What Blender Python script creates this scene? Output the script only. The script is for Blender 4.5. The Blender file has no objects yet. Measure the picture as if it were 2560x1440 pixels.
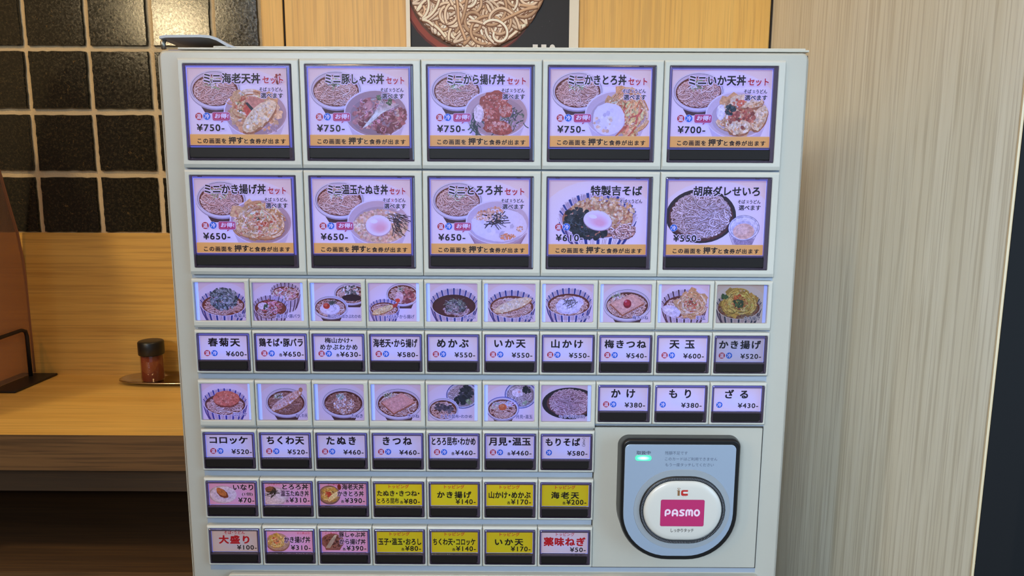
import bpy, math, random
import numpy as np
from mathutils import Vector, Matrix

# ------------------------------------------------------------------ camera, world, lights, exposure
SC = bpy.context.scene
COL = SC.collection
R_ = math.radians
cam = bpy.data.cameras.new('camera'); cam_o = bpy.data.objects.new('camera', cam); COL.objects.link(cam_o)
CP = Vector((0.027459, -0.634539, 0.181792))
cr = Vector((0.99998814, 0.00163327, 0.00458739)); cu = Vector((-0.00478084, 0.15038091, 0.98861657)); cf = Vector((-0.00092482, 0.98862678, -0.15038694))
cam_o.matrix_world = Matrix((( cr.x, cu.x, -cf.x, CP.x), (cr.y, cu.y, -cf.y, CP.y), (cr.z, cu.z, -cf.z, CP.z), (0, 0, 0, 1)))
cam.sensor_width = 36.0; cam.lens = 36.0 * 1784.216 / 2560.0; cam.clip_start = 0.02; cam.clip_end = 50
SC.camera = cam_o
SC.view_settings.view_transform = 'Standard'; SC.view_settings.look = 'None'
SC.view_settings.exposure = 0.10; SC.view_settings.gamma = 1.0; SC.view_settings.use_curve_mapping = False
world = bpy.data.worlds.new('world'); SC.world = world; world.use_nodes = True
wb = world.node_tree.nodes['Background']; wb.inputs[0].default_value = (0.60, 0.77, 1.0, 1); wb.inputs[1].default_value = 0.36

def lamp(name, kind, loc, power, color, size=0.1, size_y=None, target=None, spread=None):
    l = bpy.data.lights.new(name, kind); l.energy = power; l.color = color
    if kind == 'AREA':
        l.size = size
        if size_y: l.shape = 'RECTANGLE'; l.size_y = size_y
        if spread: l.spread = R_(spread)
    elif kind == 'SPOT':
        l.shadow_soft_size = size; l.spot_size = R_(spread or 60); l.spot_blend = 0.9
    else: l.shadow_soft_size = size
    o = bpy.data.objects.new(name, l); COL.objects.link(o); o.location = loc
    if target is not None:
        o.rotation_euler = (Vector(target) - Vector(loc)).to_track_quat('-Z', 'Y').to_euler()
    return o
WARM = (1.0, 0.72, 0.36)
lamp('ceiling_downlight', 'AREA', (0.02, -0.10, 1.35), 3.0, WARM, 0.25, target=(0.12, 0.35, 0.2))
lamp('front_downlight', 'SPOT', (0.32, -0.80, 1.40), 2.0, (1.0, 0.76, 0.46), 0.03, target=(0.1, 0.0, 0.05), spread=70)
lamp('front_downlight', 'SPOT', (-0.42, -0.80, 1.40), 4.0, (1.0, 0.68, 0.34), 0.03, target=(-0.1, 0.0, 0.05), spread=70)
lamp('counter_downlight', 'SPOT', (-1.05, -0.45, 1.10), 25.0, (1.0, 0.70, 0.34), 0.05, target=(-0.52, 0.40, -0.05), spread=75)
lamp('pendant_lamp', 'POINT', (-1.71, -2.24, 1.0), 34.0, (1.0, 0.78, 0.45), 0.10)
lamp('right_wall_fill', 'AREA', (-0.60, -2.5, 1.05), 5.0, (0.68, 0.84, 1.0), 1.0, 0.5, target=(0.42, 0.0, 0.05), spread=38)  # added cool fill aimed at the right wall, no known fixture
lamp('entrance_daylight', 'AREA', (1.65, -1.45, 0.30), 22.0, (0.42, 0.68, 1.0), 0.9, 1.5, target=(0.1, 0.0, 0.0))

# ------------------------------------------------------------------ helpers
def lin(c):
    if isinstance(c, str):
        c = tuple(int(c[i:i+2], 16)/255 for i in (0, 2, 4))
    elif max(c) > 1.001: c = tuple(x/255 for x in c)
    return tuple(x/12.92 if x <= 0.04045 else ((x+0.055)/1.055)**2.4 for x in c[:3])
def mat(name, color=(200, 200, 200), rough=0.5, metal=0.0, spec=0.5, emit=None, estr=1.0, **kw):
    m = bpy.data.materials.new(name); m.use_nodes = True
    b = m.node_tree.nodes['Principled BSDF']
    b.inputs['Base Color'].default_value = (*lin(color), 1); b.inputs['Roughness'].default_value = rough
    b.inputs['Metallic'].default_value = metal; b.inputs['Specular IOR Level'].default_value = spec
    if emit is not None:
        b.inputs['Emission Color'].default_value = (*lin(emit), 1); b.inputs['Emission Strength'].default_value = estr
    for k, v in kw.items(): b.inputs[k.replace('_', ' ')].default_value = v
    return m
def nd(m, t, **kw):
    n = m.node_tree.nodes.new(t)
    for k, v in kw.items(): setattr(n, k, v)
    return n
def lk(m, a, b): m.node_tree.links.new(a, b)
def ramp(m, fac, stops, interp='LINEAR'):
    r = nd(m, 'ShaderNodeValToRGB'); r.color_ramp.interpolation = interp; e = r.color_ramp.elements
    while len(e) < len(stops): e.new(0.5)
    for i, (p, c) in enumerate(stops): e[i].position = p; e[i].color = (*lin(c), 1)
    lk(m, fac, r.inputs[0]); return r.outputs[0]
def coords(m, scale, kind='Object', rot=(0, 0, 0)):
    tc = nd(m, 'ShaderNodeTexCoord'); mp = nd(m, 'ShaderNodeMapping')
    mp.inputs['Scale'].default_value = scale; mp.inputs['Rotation'].default_value = rot
    lk(m, tc.outputs[kind], mp.inputs[0]); return mp.outputs[0]
def noise(m, vec, scale=1.0, detail=4, rough=0.55, dist=0.0):
    n = nd(m, 'ShaderNodeTexNoise'); n.inputs['Scale'].default_value = scale; n.inputs['Detail'].default_value = detail
    n.inputs['Roughness'].default_value = rough; n.inputs['Distortion'].default_value = dist
    lk(m, vec, n.inputs['Vector']); return n.outputs['Fac']
def bump(m, h, strength=0.2, dist=0.001):
    b = nd(m, 'ShaderNodeBump'); b.inputs['Strength'].default_value = strength; b.inputs['Distance'].default_value = dist
    lk(m, h, b.inputs['Height']); lk(m, b.outputs[0], m.node_tree.nodes['Principled BSDF'].inputs['Normal'])
def mixc(m, fac, a, b, mode='MIX'):
    x = nd(m, 'ShaderNodeMix', data_type='RGBA', blend_type=mode)
    for s, v in ((0, fac), (6, a), (7, b)):
        if hasattr(v, 'links'): lk(m, v, x.inputs[s])
        elif isinstance(v, (int, float)): x.inputs[s].default_value = v
        else: x.inputs[s].default_value = (*lin(v), 1)
    return x.outputs[2]

def wood(name, light, dark, axis='Z', rough=0.45, pore=(120, 85, 45), pore_amt=0.35, s=1.0):
    """oak laminate: broad streaks along one axis, wavy figure, fine pores"""
    m = mat(name, light, rough); bs = m.node_tree.nodes['Principled BSDF']
    st = {'Z': (1, 1, .05), 'X': (.05, 1, 1)}[axis]
    fn = {'Z': (1, 1, .018), 'X': (.018, 1, 1)}[axis]
    v1 = coords(m, tuple(20*s*q for q in st)); v2 = coords(m, tuple(330*s*q for q in fn)); v3 = coords(m, tuple(90*s*q for q in st))
    broad = ramp(m, noise(m, v1, 1, 3, .5, .8), [(.32, dark), (.66, light)])
    mid = noise(m, v3, 1, 4, .6, .4)
    c = mixc(m, .45, broad, ramp(m, mid, [(.35, dark), (.62, light)]))
    fine = ramp(m, noise(m, v2, 1, 3, .6), [(.40, (255, 255, 255)), (.52, (0, 0, 0))])
    f = nd(m, 'ShaderNodeMath', operation='MULTIPLY'); lk(m, fine, f.inputs[0]); f.inputs[1].default_value = pore_amt
    c = mixc(m, f.outputs[0], c, pore)
    lk(m, c, bs.inputs['Base Color']); bump(m, noise(m, v2, 1, 2), .10, .0004)
    return m

class G:
    """collects geometry with numpy-free lists, builds one mesh object"""
    def __init__(s): s.v = []; s.f = []; s.sm = []
    def add(s, vs, fs, smooth=False):
        o = len(s.v); s.v += [tuple(p) for p in vs]; s.f += [tuple(i+o for i in f) for f in fs]; s.sm += [smooth]*len(fs); return s
    def box(s, x0, x1, y0, y1, z0, z1):
        x0, x1 = min(x0, x1), max(x0, x1); y0, y1 = min(y0, y1), max(y0, y1); z0, z1 = min(z0, z1), max(z0, z1)
        return s.add([(x0,y0,z0),(x1,y0,z0),(x1,y1,z0),(x0,y1,z0),(x0,y0,z1),(x1,y0,z1),(x1,y1,z1),(x0,y1,z1)],
                     [(0,3,2,1),(4,5,6,7),(0,1,5,4),(1,2,6,5),(2,3,7,6),(3,0,4,7)])
    def loft(s, rings, cap0=False, cap1=False, smooth=False, closed=True):
        n = len(rings[0]); vs = [p for r in rings for p in r]; fs = []
        for a in range(len(rings)-1):
            for i in range(n if closed else n-1):
                j = (i+1) % n; fs.append((a*n+i, a*n+j, (a+1)*n+j, (a+1)*n+i))
        if cap0: fs.append(tuple(range(n-1, -1, -1)))
        if cap1: fs.append(tuple((len(rings)-1)*n+i for i in range(n)))
        return s.add(vs, fs, smooth)
    def lathe(s, prof, cx, cy, n=40, cz=0, sx=1, sy=1, smooth=True):
        rings = [[(cx+r*sx*math.cos(2*math.pi*i/n), cy+r*sy*math.sin(2*math.pi*i/n), cz+z) for i in range(n)] for r, z in prof]
        return s.loft(rings, True, True, smooth)
    def tube(s, pts, r, n=10):
        pts = [Vector(p) for p in pts]; rings = []
        for i, p in enumerate(pts):
            d = (pts[min(i+1, len(pts)-1)] - pts[max(i-1, 0)]).normalized()
            a = d.orthogonal().normalized() if i == 0 else (a - d*a.dot(d)).normalized()
            b = d.cross(a); rings.append([p + r*(a*math.cos(2*math.pi*k/n)+b*math.sin(2*math.pi*k/n)) for k in range(n)])
        return s.loft(rings, True, True, True)
    def build(s, name, m, parent=None, loc=None, bevel=0, **props):
        me = bpy.data.meshes.new(name); me.from_pydata(s.v, [], s.f); me.polygons.foreach_set('use_smooth', s.sm)
        me.materials.append(m); me.update()
        o = bpy.data.objects.new(name, me); COL.objects.link(o)
        if parent: o.parent = parent
        if loc: o.location = loc
        if bevel:
            b = o.modifiers.new('b', 'BEVEL'); b.width = bevel; b.segments = 3; b.limit_method = 'ANGLE'; b.angle_limit = R_(40)
        for k, v in props.items(): o[k] = v
        return o
def rr(x0, x1, z0, z1, r, y, k=4):
    """rounded rectangle ring in the XZ plane; r may be one radius or 4 (tr, tl, bl, br)"""
    r = [r]*4 if not isinstance(r, (list, tuple)) else r; P = []
    for (cx, cz, q, a0) in ((x1, z1, r[0], 0), (x0, z1, r[1], 90), (x0, z0, r[2], 180), (x1, z0, r[3], 270)):
        ox = -q if cx == x1 else q; oz = -q if cz == z1 else q
        for i in range(k+1):
            a = R_(a0 + 90*i/k); P.append((cx+ox+q*math.cos(a), y, cz+oz+q*math.sin(a)))
    return P
def plate(rings, name, m, parent=None, loc=None, smooth=False, **props):
    return G().loft(rings, True, True, smooth).build(name, m, parent, loc, **props)
def empty(name, loc, **props):
    o = bpy.data.objects.new(name, None); COL.objects.link(o); o.location = loc; o.empty_display_size = .05
    for k, v in props.items(): o[k] = v
    return o

# ------------------------------------------------------------------ flat print: lettering and pictures made of small coloured faces
GL = {}
def glyph(ch):
    if ch in GL: return GL[ch]
    def shape(t):
        c = bpy.data.curves.new('g', 'FONT'); c.body = t; c.size = 1; c.resolution_u = 3
        o = bpy.data.objects.new('g', c); COL.objects.link(o); dg = bpy.context.evaluated_depsgraph_get()
        me = bpy.data.meshes.new_from_object(o.evaluated_get(dg)); bpy.data.objects.remove(o); bpy.data.curves.remove(c)
        me.calc_loop_triangles(); v = np.zeros(len(me.vertices)*3); me.vertices.foreach_get('co', v)
        t = np.zeros(len(me.loop_triangles)*3, dtype=np.int32); me.loop_triangles.foreach_get('vertices', t)
        bpy.data.meshes.remove(me); return v.reshape(-1, 3)[:, :2], t.reshape(-1, 3)
    if ch == ' ': GL[ch] = (np.zeros((0, 2)), np.zeros((0, 3), int), .5); return GL[ch]
    v, t = shape(ch)
    if ord(ch) < 256:
        w = lambda q: np.ptp(shape(q)[0][:, 0])
        adv = w('H' + ch + 'H') - w('HH')
    else: adv = np.nan
    GL[ch] = [v, t, adv]; return GL[ch]
CJK_ADV = None
def cjk_adv():
    global CJK_ADV
    if CJK_ADV is None:
        c = bpy.data.curves.new('g', 'FONT'); c.size = 1; w = []
        for body in ('口口', '口'):
            c.body = body; o = bpy.data.objects.new('g', c); COL.objects.link(o)
            dg = bpy.context.evaluated_depsgraph_get(); me = bpy.data.meshes.new_from_object(o.evaluated_get(dg))
            xs = [q.co.x for q in me.vertices]; w.append(max(xs)-min(xs)); bpy.data.objects.remove(o); bpy.data.meshes.remove(me)
        CJK_ADV = w[0]-w[1]; bpy.data.curves.remove(c)
    return CJK_ADV

class Print:
    """drawing surface; units u right, v down; s metres per unit; W,H size; layers stack towards -Y"""
    def __init__(s, W, H, seed=1):
        s.W, s.H = W, H; s.V = []; s.T = []; s.C = []; s.n = 0; s.L = 0; s.tex = 0.0; s.rnd = random.Random(seed)
    def raw(s, v, t, col, layer=True, zz=None):
        if layer: s.L += 1
        v = np.asarray(v, float); v3 = np.column_stack([v, np.full(len(v), float(s.L))])
        if zz is not None: v3[:, 2] += zz
        t = np.asarray(t, int).reshape(-1, 3); s.V.append(v3); s.T.append(t + s.n); s.n += len(v3)
        s.C.append(np.tile(np.array(tuple(lin(col))+(s.tex,)), (len(t), 1)))
    def poly(s, pts, col, layer=True):
        pts = np.asarray(pts, float); c = pts.mean(0); n = len(pts)
        s.raw(np.vstack([pts, c]), [(i, (i+1) % n, n) for i in range(n)], col, layer)
    def rect(s, x0, y0, x1, y1, col): s.poly([(x0, y0), (x1, y0), (x1, y1), (x0, y1)], col)
    def ell(s, cx, cy, rx, ry, col, n=36, rot=0, a0=0, a1=360):
        a = np.radians(np.linspace(a0, a1, n, endpoint=(a1-a0) < 360)); x = rx*np.cos(a); y = ry*np.sin(a); q = R_(rot)
        s.poly(np.column_stack([cx+x*math.cos(q)-y*math.sin(q), cy+x*math.sin(q)+y*math.cos(q)]), col)
    def rrect(s, x0, y0, x1, y1, r, col):
        s.poly([(p[0], p[2]) for p in rr(x0, x1, y0, y1, r, 0)], col)
    def stroke(s, pts, w, col, taper=0, layer=True):
        p = np.asarray(pts, float); d = np.gradient(p, axis=0); d /= np.maximum(np.linalg.norm(d, axis=1, keepdims=True), 1e-9)
        nrm = np.column_stack([-d[:, 1], d[:, 0]]); n = len(p); ww = np.full(n, w/2.)
        if taper: ww *= (1 - taper*np.linspace(0, 1, n))
        a = p + nrm*ww[:, None]; b = p - nrm*ww[:, None]
        t = [(i, i+1, n+i+1) for i in range(n-1)] + [(i, n+i+1, n+i) for i in range(n-1)]
        s.raw(np.vstack([a, b]), t, col, layer, np.tile(np.linspace(0, .7, n), 2))
    def arc(s, cx, cy, rx, ry, w, col, a0=0, a1=360, n=40):
        a = np.radians(np.linspace(a0, a1, n)); s.stroke(np.column_stack([cx+rx*np.cos(a), cy+ry*np.sin(a)]), w, col)
    def ring_noodles(s, cx, cy, rx, ry, n, w, core, edge, step=.11, length=14, curl=.9):
        rd = s.rnd
        for _ in range(n):
            r = math.sqrt(rd.random())*.97; a = rd.random()*6.283; p = [r*math.cos(a), r*math.sin(a)]; h = rd.random()*6.283; k = rd.uniform(-curl, curl); P = []
            for i in range(rd.randint(length//2, length)):
                P.append((cx+p[0]*rx, cy+p[1]*ry)); k += rd.uniform(-.25, .25)*curl; k = max(-1.3, min(1.3, k)); h += k*.45
                q = [p[0]+step*math.cos(h), p[1]+step*math.sin(h)]
                if q[0]**2+q[1]**2 > 1:
                    h = math.atan2(-p[1], -p[0])+rd.uniform(-1.2, 1.2); q = [p[0]+step*math.cos(h), p[1]+step*math.sin(h)]
                    if q[0]**2+q[1]**2 > 1: break
                p = q
            if len(P) < 3: continue
            P = np.array(P)
            # smooth
            for _k in range(2 if w > 2.2 else 1):
                Q = np.empty((2*len(P)-2, 2)); Q[0::2] = .75*P[:-1]+.25*P[1:]; Q[1::2] = .25*P[:-1]+.75*P[1:]; P = Q
            c = rd.choice(core); j = rd.uniform(.88, 1.06)
            s.stroke(P+np.array([0, w*.22]), w*1.55, edge); s.stroke(P, w, tuple(min(255, x*j) for x in c))
            if w > 3: s.stroke(P-np.array([0, w*.16]), w*.42, tuple(min(255, x*1.12*j) for x in c))
    def chunks(s, cx, cy, rx, ry, n, size, cols, rot=0, asp=1.0, jit=.12):
        rd = s.rnd; q = R_(rot)
        for _ in range(n):
            r = math.sqrt(rd.random()); a = rd.random()*6.283; x = r*rx*math.cos(a); y = r*ry*math.sin(a)
            X = cx+x*math.cos(q)-y*math.sin(q); Y = cy+x*math.sin(q)+y*math.cos(q)
            m = rd.randint(5, 7); c = rd.choice(cols); j = 1+rd.uniform(-jit, jit); z = size*rd.uniform(.5, 1.3); o = rd.random()*3
            P = [(X+z*asp*rd.uniform(.6, 1)*math.cos(o+6.283*i/m), Y+z*rd.uniform(.6, 1)*math.sin(o+6.283*i/m)) for i in range(m)]
            s.poly(P, tuple(max(0, min(255, v*j)) for v in c))
    def strips(s, cx, cy, rx, ry, n, ln, w, cols, curl=.6, rot=None):
        rd = s.rnd
        for _ in range(n):
            r = math.sqrt(rd.random()); a = rd.random()*6.283; x, y = cx+r*rx*math.cos(a), cy+r*ry*math.sin(a)
            h = (rd.random()*6.283) if rot is None else R_(rot)+rd.uniform(-.35, .35); k = rd.uniform(-curl, curl); P = []; L = ln*rd.uniform(.6, 1.2)
            for i in range(6): P.append((x, y)); x += L/5*math.cos(h); y += L/5*math.sin(h)*.75; h += k
            c = rd.choice(cols); s.stroke(P, w*rd.uniform(.6, 1.2), tuple(min(255, v*rd.uniform(.88, 1.1)) for v in c))
    def text(s, t, x0, x1, y0, y1, col=(32, 26, 30), bold=.022, out=None, outw=.075, sp=0, skew=0):
        pen = 0; parts = []; A = cjk_adv()
        for ch in t:
            v, tr, adv = glyph(ch); adv = A if adv != adv else adv
            if ch == '・': adv = A*.5; v = v - np.array([A*.25, 0])
            if len(v): parts.append((v + np.array([pen, 0]), tr))
            pen += adv + sp
        V = np.vstack([p[0] for p in parts]); lo, hi = V.min(0)-bold, V.max(0)+bold
        sx = (x1-x0)/(hi[0]-lo[0]); sy = (y1-y0)/(hi[1]-lo[1])
        if y1 == y0: sy = sx
        def put(rad, dirs, c):
            for dx, dy in dirs:
                s.L += 1
                for v, tr in parts:
                    q = v + np.array([dx*rad, dy*rad]); X = x0+(q[:, 0]-lo[0])*sx; Y = y1-(q[:, 1]-lo[1])*sy
                    X = X + skew*(y1-Y); s.raw(np.column_stack([X, Y]), tr, c, False)
        D8 = [(math.cos(i*math.pi/4), math.sin(i*math.pi/4)) for i in range(8)]
        D4 = [(1, 1), (-1, 1), (1, -1), (-1, -1)]
        tx, s.tex = s.tex, 0.0
        if out is not None: put(outw*1.65, D8, out); put(outw*.85, D8, out)
        if bold > .03: put(bold, D8, col); put(bold*.5, D4, col)
        elif bold: put(bold, D4, col)
        else: put(0, [(0, 0)], col)
        s.tex = tx
    def build(s, name, m, parent, x0, zt, y, sc, dy=1.2e-6, color=(1, 1, 1, 1), **props):
        V = np.vstack(s.V); T = np.vstack(s.T); C = np.vstack(s.C)
        P = V[T]; X, Y = P[:, :, 0], P[:, :, 1]
        inside = (X.min(1) >= -1e-6) & (X.max(1) <= s.W+1e-6) & (Y.min(1) >= -1e-6) & (Y.max(1) <= s.H+1e-6)
        outside = (X.max(1) <= 0) | (X.min(1) >= s.W) | (Y.max(1) <= 0) | (Y.min(1) >= s.H)
        cross = ~inside & ~outside; nv = []; nt = []; nc = []; base = len(V)
        for k in np.nonzero(cross)[0]:
            pl = [tuple(q[:2]) for q in P[k]]; Lz = P[k][0, 2]
            for ax, lim, sg in ((0, 0, 1), (0, s.W, -1), (1, 0, 1), (1, s.H, -1)):
                o = []
                for i in range(len(pl)):
                    a, b = pl[i-1], pl[i]; da, db = sg*(a[ax]-lim), sg*(b[ax]-lim)
                    if (da >= 0) != (db >= 0):
                        t = da/(da-db); o.append((a[0]+t*(b[0]-a[0]), a[1]+t*(b[1]-a[1])))
                    if db >= 0: o.append(b)
                pl = o
                if not pl: break
            if len(pl) < 3: continue
            for i in range(1, len(pl)-1): nt.append((base, base+i, base+i+1)); nc.append(C[k])
            nv += [(q[0], q[1], Lz) for q in pl]; base += len(pl)
        T = T[inside]; C = C[inside]
        if nv: V = np.vstack([V, nv]); T = np.vstack([T, nt]); C = np.vstack([C, nc])
        W = np.column_stack([x0+V[:, 0]*sc, y - V[:, 2]*dy, zt - V[:, 1]*sc])
        # make every face look towards the camera side (-Y)
        a, b, c = W[T[:, 0]], W[T[:, 1]], W[T[:, 2]]; ny = (b[:, 2]-a[:, 2])*(c[:, 0]-a[:, 0]) - (b[:, 0]-a[:, 0])*(c[:, 2]-a[:, 2])
        fl = ny > 0; T[fl] = T[fl][:, ::-1]
        used, inv = np.unique(T.ravel(), return_inverse=True); W = W[used]; T = inv.reshape(-1, 3).astype(np.int32); nF = len(T)
        me = bpy.data.meshes.new(name); me.vertices.add(len(W)); me.vertices.foreach_set('co', W.astype(np.float32).ravel())
        me.loops.add(nF*3); me.loops.foreach_set('vertex_index', T.ravel())
        me.polygons.add(nF); me.polygons.foreach_set('loop_start', np.arange(0, nF*3, 3, dtype=np.int32))
        me.update(calc_edges=True)
        at = me.color_attributes.new('ink', 'FLOAT_COLOR', 'CORNER')
        cc = np.repeat(C, 3, axis=0).astype(np.float32); at.data.foreach_set('color', cc.ravel())
        me.materials.append(m); o = bpy.data.objects.new(name, me); COL.objects.link(o); o.parent = parent; o.color = color
        for k, v in props.items(): o[k] = v
        return o

# ------------------------------------------------------------------ materials
M = {}
M['oak_back'] = wood('oak_panel_vertical', (226, 178, 94), (212, 160, 76), 'Z', pore_amt=.22)
M['oak_low'] = wood('oak_panel_horizontal', (226, 178, 90), (200, 150, 68), 'X', pore_amt=.25)
M['oak_right'] = wood('pale_oak_laminate', (230, 226, 210), (212, 205, 184), 'Z', rough=.38, pore=(140, 122, 92), pore_amt=.30)
M['oak_counter'] = wood('oak_counter_top', (234, 190, 104), (214, 166, 82), 'X', rough=.4, pore_amt=.2)
M['oak_edge'] = wood('oak_counter_edge', (122, 88, 52), (98, 68, 38), 'X', rough=.5, pore=(50, 34, 20), pore_amt=.5)
M['dark_wood'] = wood('dark_brown_board', (84, 62, 42), (66, 48, 32), 'X', rough=.6, pore_amt=.2)
M['black_wall'] = mat('black_matte_board', (17, 16, 16), .7, spec=.2)
M['black_gap'] = mat('black_joint', (24, 14, 10), .8)
m = mat('grout', (214, 188, 146), .9); bump(m, noise(m, coords(m, (1, 1, 1)), 350, 4), .6, .002); M['grout'] = m
# dark glazed tile: glossy, pitted, with small ochre flecks
m = mat('glazed_tile', (40, 40, 36), .16, spec=.6); bs = m.node_tree.nodes['Principled BSDF']
oi = nd(m, 'ShaderNodeObjectInfo'); tc = nd(m, 'ShaderNodeTexCoord'); ad = nd(m, 'ShaderNodeVectorMath', operation='ADD')
sc_ = nd(m, 'ShaderNodeVectorMath', operation='SCALE'); cmb = nd(m, 'ShaderNodeCombineXYZ')
lk(m, oi.outputs['Random'], cmb.inputs[0]); lk(m, oi.outputs['Random'], cmb.inputs[2]); lk(m, cmb.outputs[0], sc_.inputs[0]); sc_.inputs['Scale'].default_value = 7.0
lk(m, tc.outputs['Object'], ad.inputs[0]); lk(m, sc_.outputs[0], ad.inputs[1]); vec = ad.outputs[0]
big = noise(m, vec, 190, 5, .75); med = noise(m, vec, 260, 5, .7, .6); fl = noise(m, vec, 130, 3, .55, 1.6)
base = ramp(m, med, [(.3, (12, 13, 10)), (.5, (30, 29, 22)), (.72, (66, 56, 36))])
c = mixc(m, ramp(m, fl, [(.66, (0, 0, 0)), (.72, (150, 150, 150))]), base, (150, 116, 66))
lk(m, c, bs.inputs['Base Color'])
lk(m, ramp(m, med, [(.3, (70, 70, 70)), (.7, (120, 120, 120))]), bs.inputs['Roughness'])
ma = nd(m, 'ShaderNodeMath', operation='ADD'); lk(m, big, ma.inputs[0]); lk(m, med, ma.inputs[1]); bump(m, ma.outputs[0], .5, .00011)
M['tile'] = m

def plastic(name, col, rough, scuff=.25):
    m = mat(name, col, rough); bs = m.node_tree.nodes['Principled BSDF']
    n1 = noise(m, coords(m, (1, 1, 1)), 14, 5, .6); n2 = noise(m, coords(m, (1, 1, .5)), 90, 4, .7)
    dirt = ramp(m, n2, [(.68, (0, 0, 0)), (.80, (120, 120, 120))])
    k = nd(m, 'ShaderNodeMath', operation='MULTIPLY'); lk(m, dirt, k.inputs[0]); k.inputs[1].default_value = scuff
    c0 = mixc(m, n1, col, tuple(x*.95 for x in col)); lk(m, mixc(m, k.outputs[0], c0, (120, 108, 88)), bs.inputs['Base Color'])
    return m
M['enamel'] = plastic('cream_enamel', (177, 171, 158), .36)
M['bezel'] = plastic('ivory_plastic', (188, 183, 171), .40, .12)
M['rail'] = plastic('rail_reflected_blue', (146, 153, 164), .45, .2)  # bluish tint of reflected light is mixed into this grey
M['lid'] = plastic('cream_lid_edge', (190, 182, 166), .35)
M['cream'] = plastic('cream_plate', (194, 188, 172), .42)
M['cavity'] = mat('dim_cavity', (150, 132, 140), .6)
M['bar'] = mat('black_press_bar', (25, 20, 18), .5, spec=.2)
M['groove'] = mat('dark_groove', (50, 44, 38), .8)
def thin_clear(name, tint, refl=.05, rough=.05):
    m = bpy.data.materials.new(name); m.use_nodes = True; nt = m.node_tree; nt.nodes.clear()
    o = nd(m, 'ShaderNodeOutputMaterial'); t = nd(m, 'ShaderNodeBsdfTransparent'); t.inputs[0].default_value = (*tint, 1)
    g = nd(m, 'ShaderNodeBsdfGlossy'); g.inputs['Roughness'].default_value = rough; mx = nd(m, 'ShaderNodeMixShader')
    lw = nd(m, 'ShaderNodeLayerWeight'); lw.inputs['Blend'].default_value = .25; a = nd(m, 'ShaderNodeMath', operation='MULTIPLY_ADD')
    lk(m, lw.outputs['Fresnel'], a.inputs[0]); a.inputs[1].default_value = .35; a.inputs[2].default_value = refl*.3
    lk(m, a.outputs[0], mx.inputs[0]); lk(m, t.outputs[0], mx.inputs[1]); lk(m, g.outputs[0], mx.inputs[2]); lk(m, mx.outputs[0], o.inputs[0]); return m
M['clear'] = thin_clear('clear_acrylic', (.97, .97, .98), .03)
m = thin_clear('tinted_acrylic', (.44, .40, .50), .3, .12); M['smoke'] = m
hz_ = nd(m, 'ShaderNodeBsdfPrincipled'); hz_.inputs['Base Color'].default_value = (*lin((84, 70, 84)), 1); hz_.inputs['Roughness'].default_value = .2
mo = nd(m, 'ShaderNodeMixShader'); mo.inputs[0].default_value = .42; om = [n for n in m.node_tree.nodes if n.type == 'OUTPUT_MATERIAL'][0]; old = om.inputs[0].links[0].from_socket; lk(m, old, mo.inputs[1]); lk(m, hz_.outputs[0], mo.inputs[2]); lk(m, mo.outputs[0], om.inputs[0])
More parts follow.
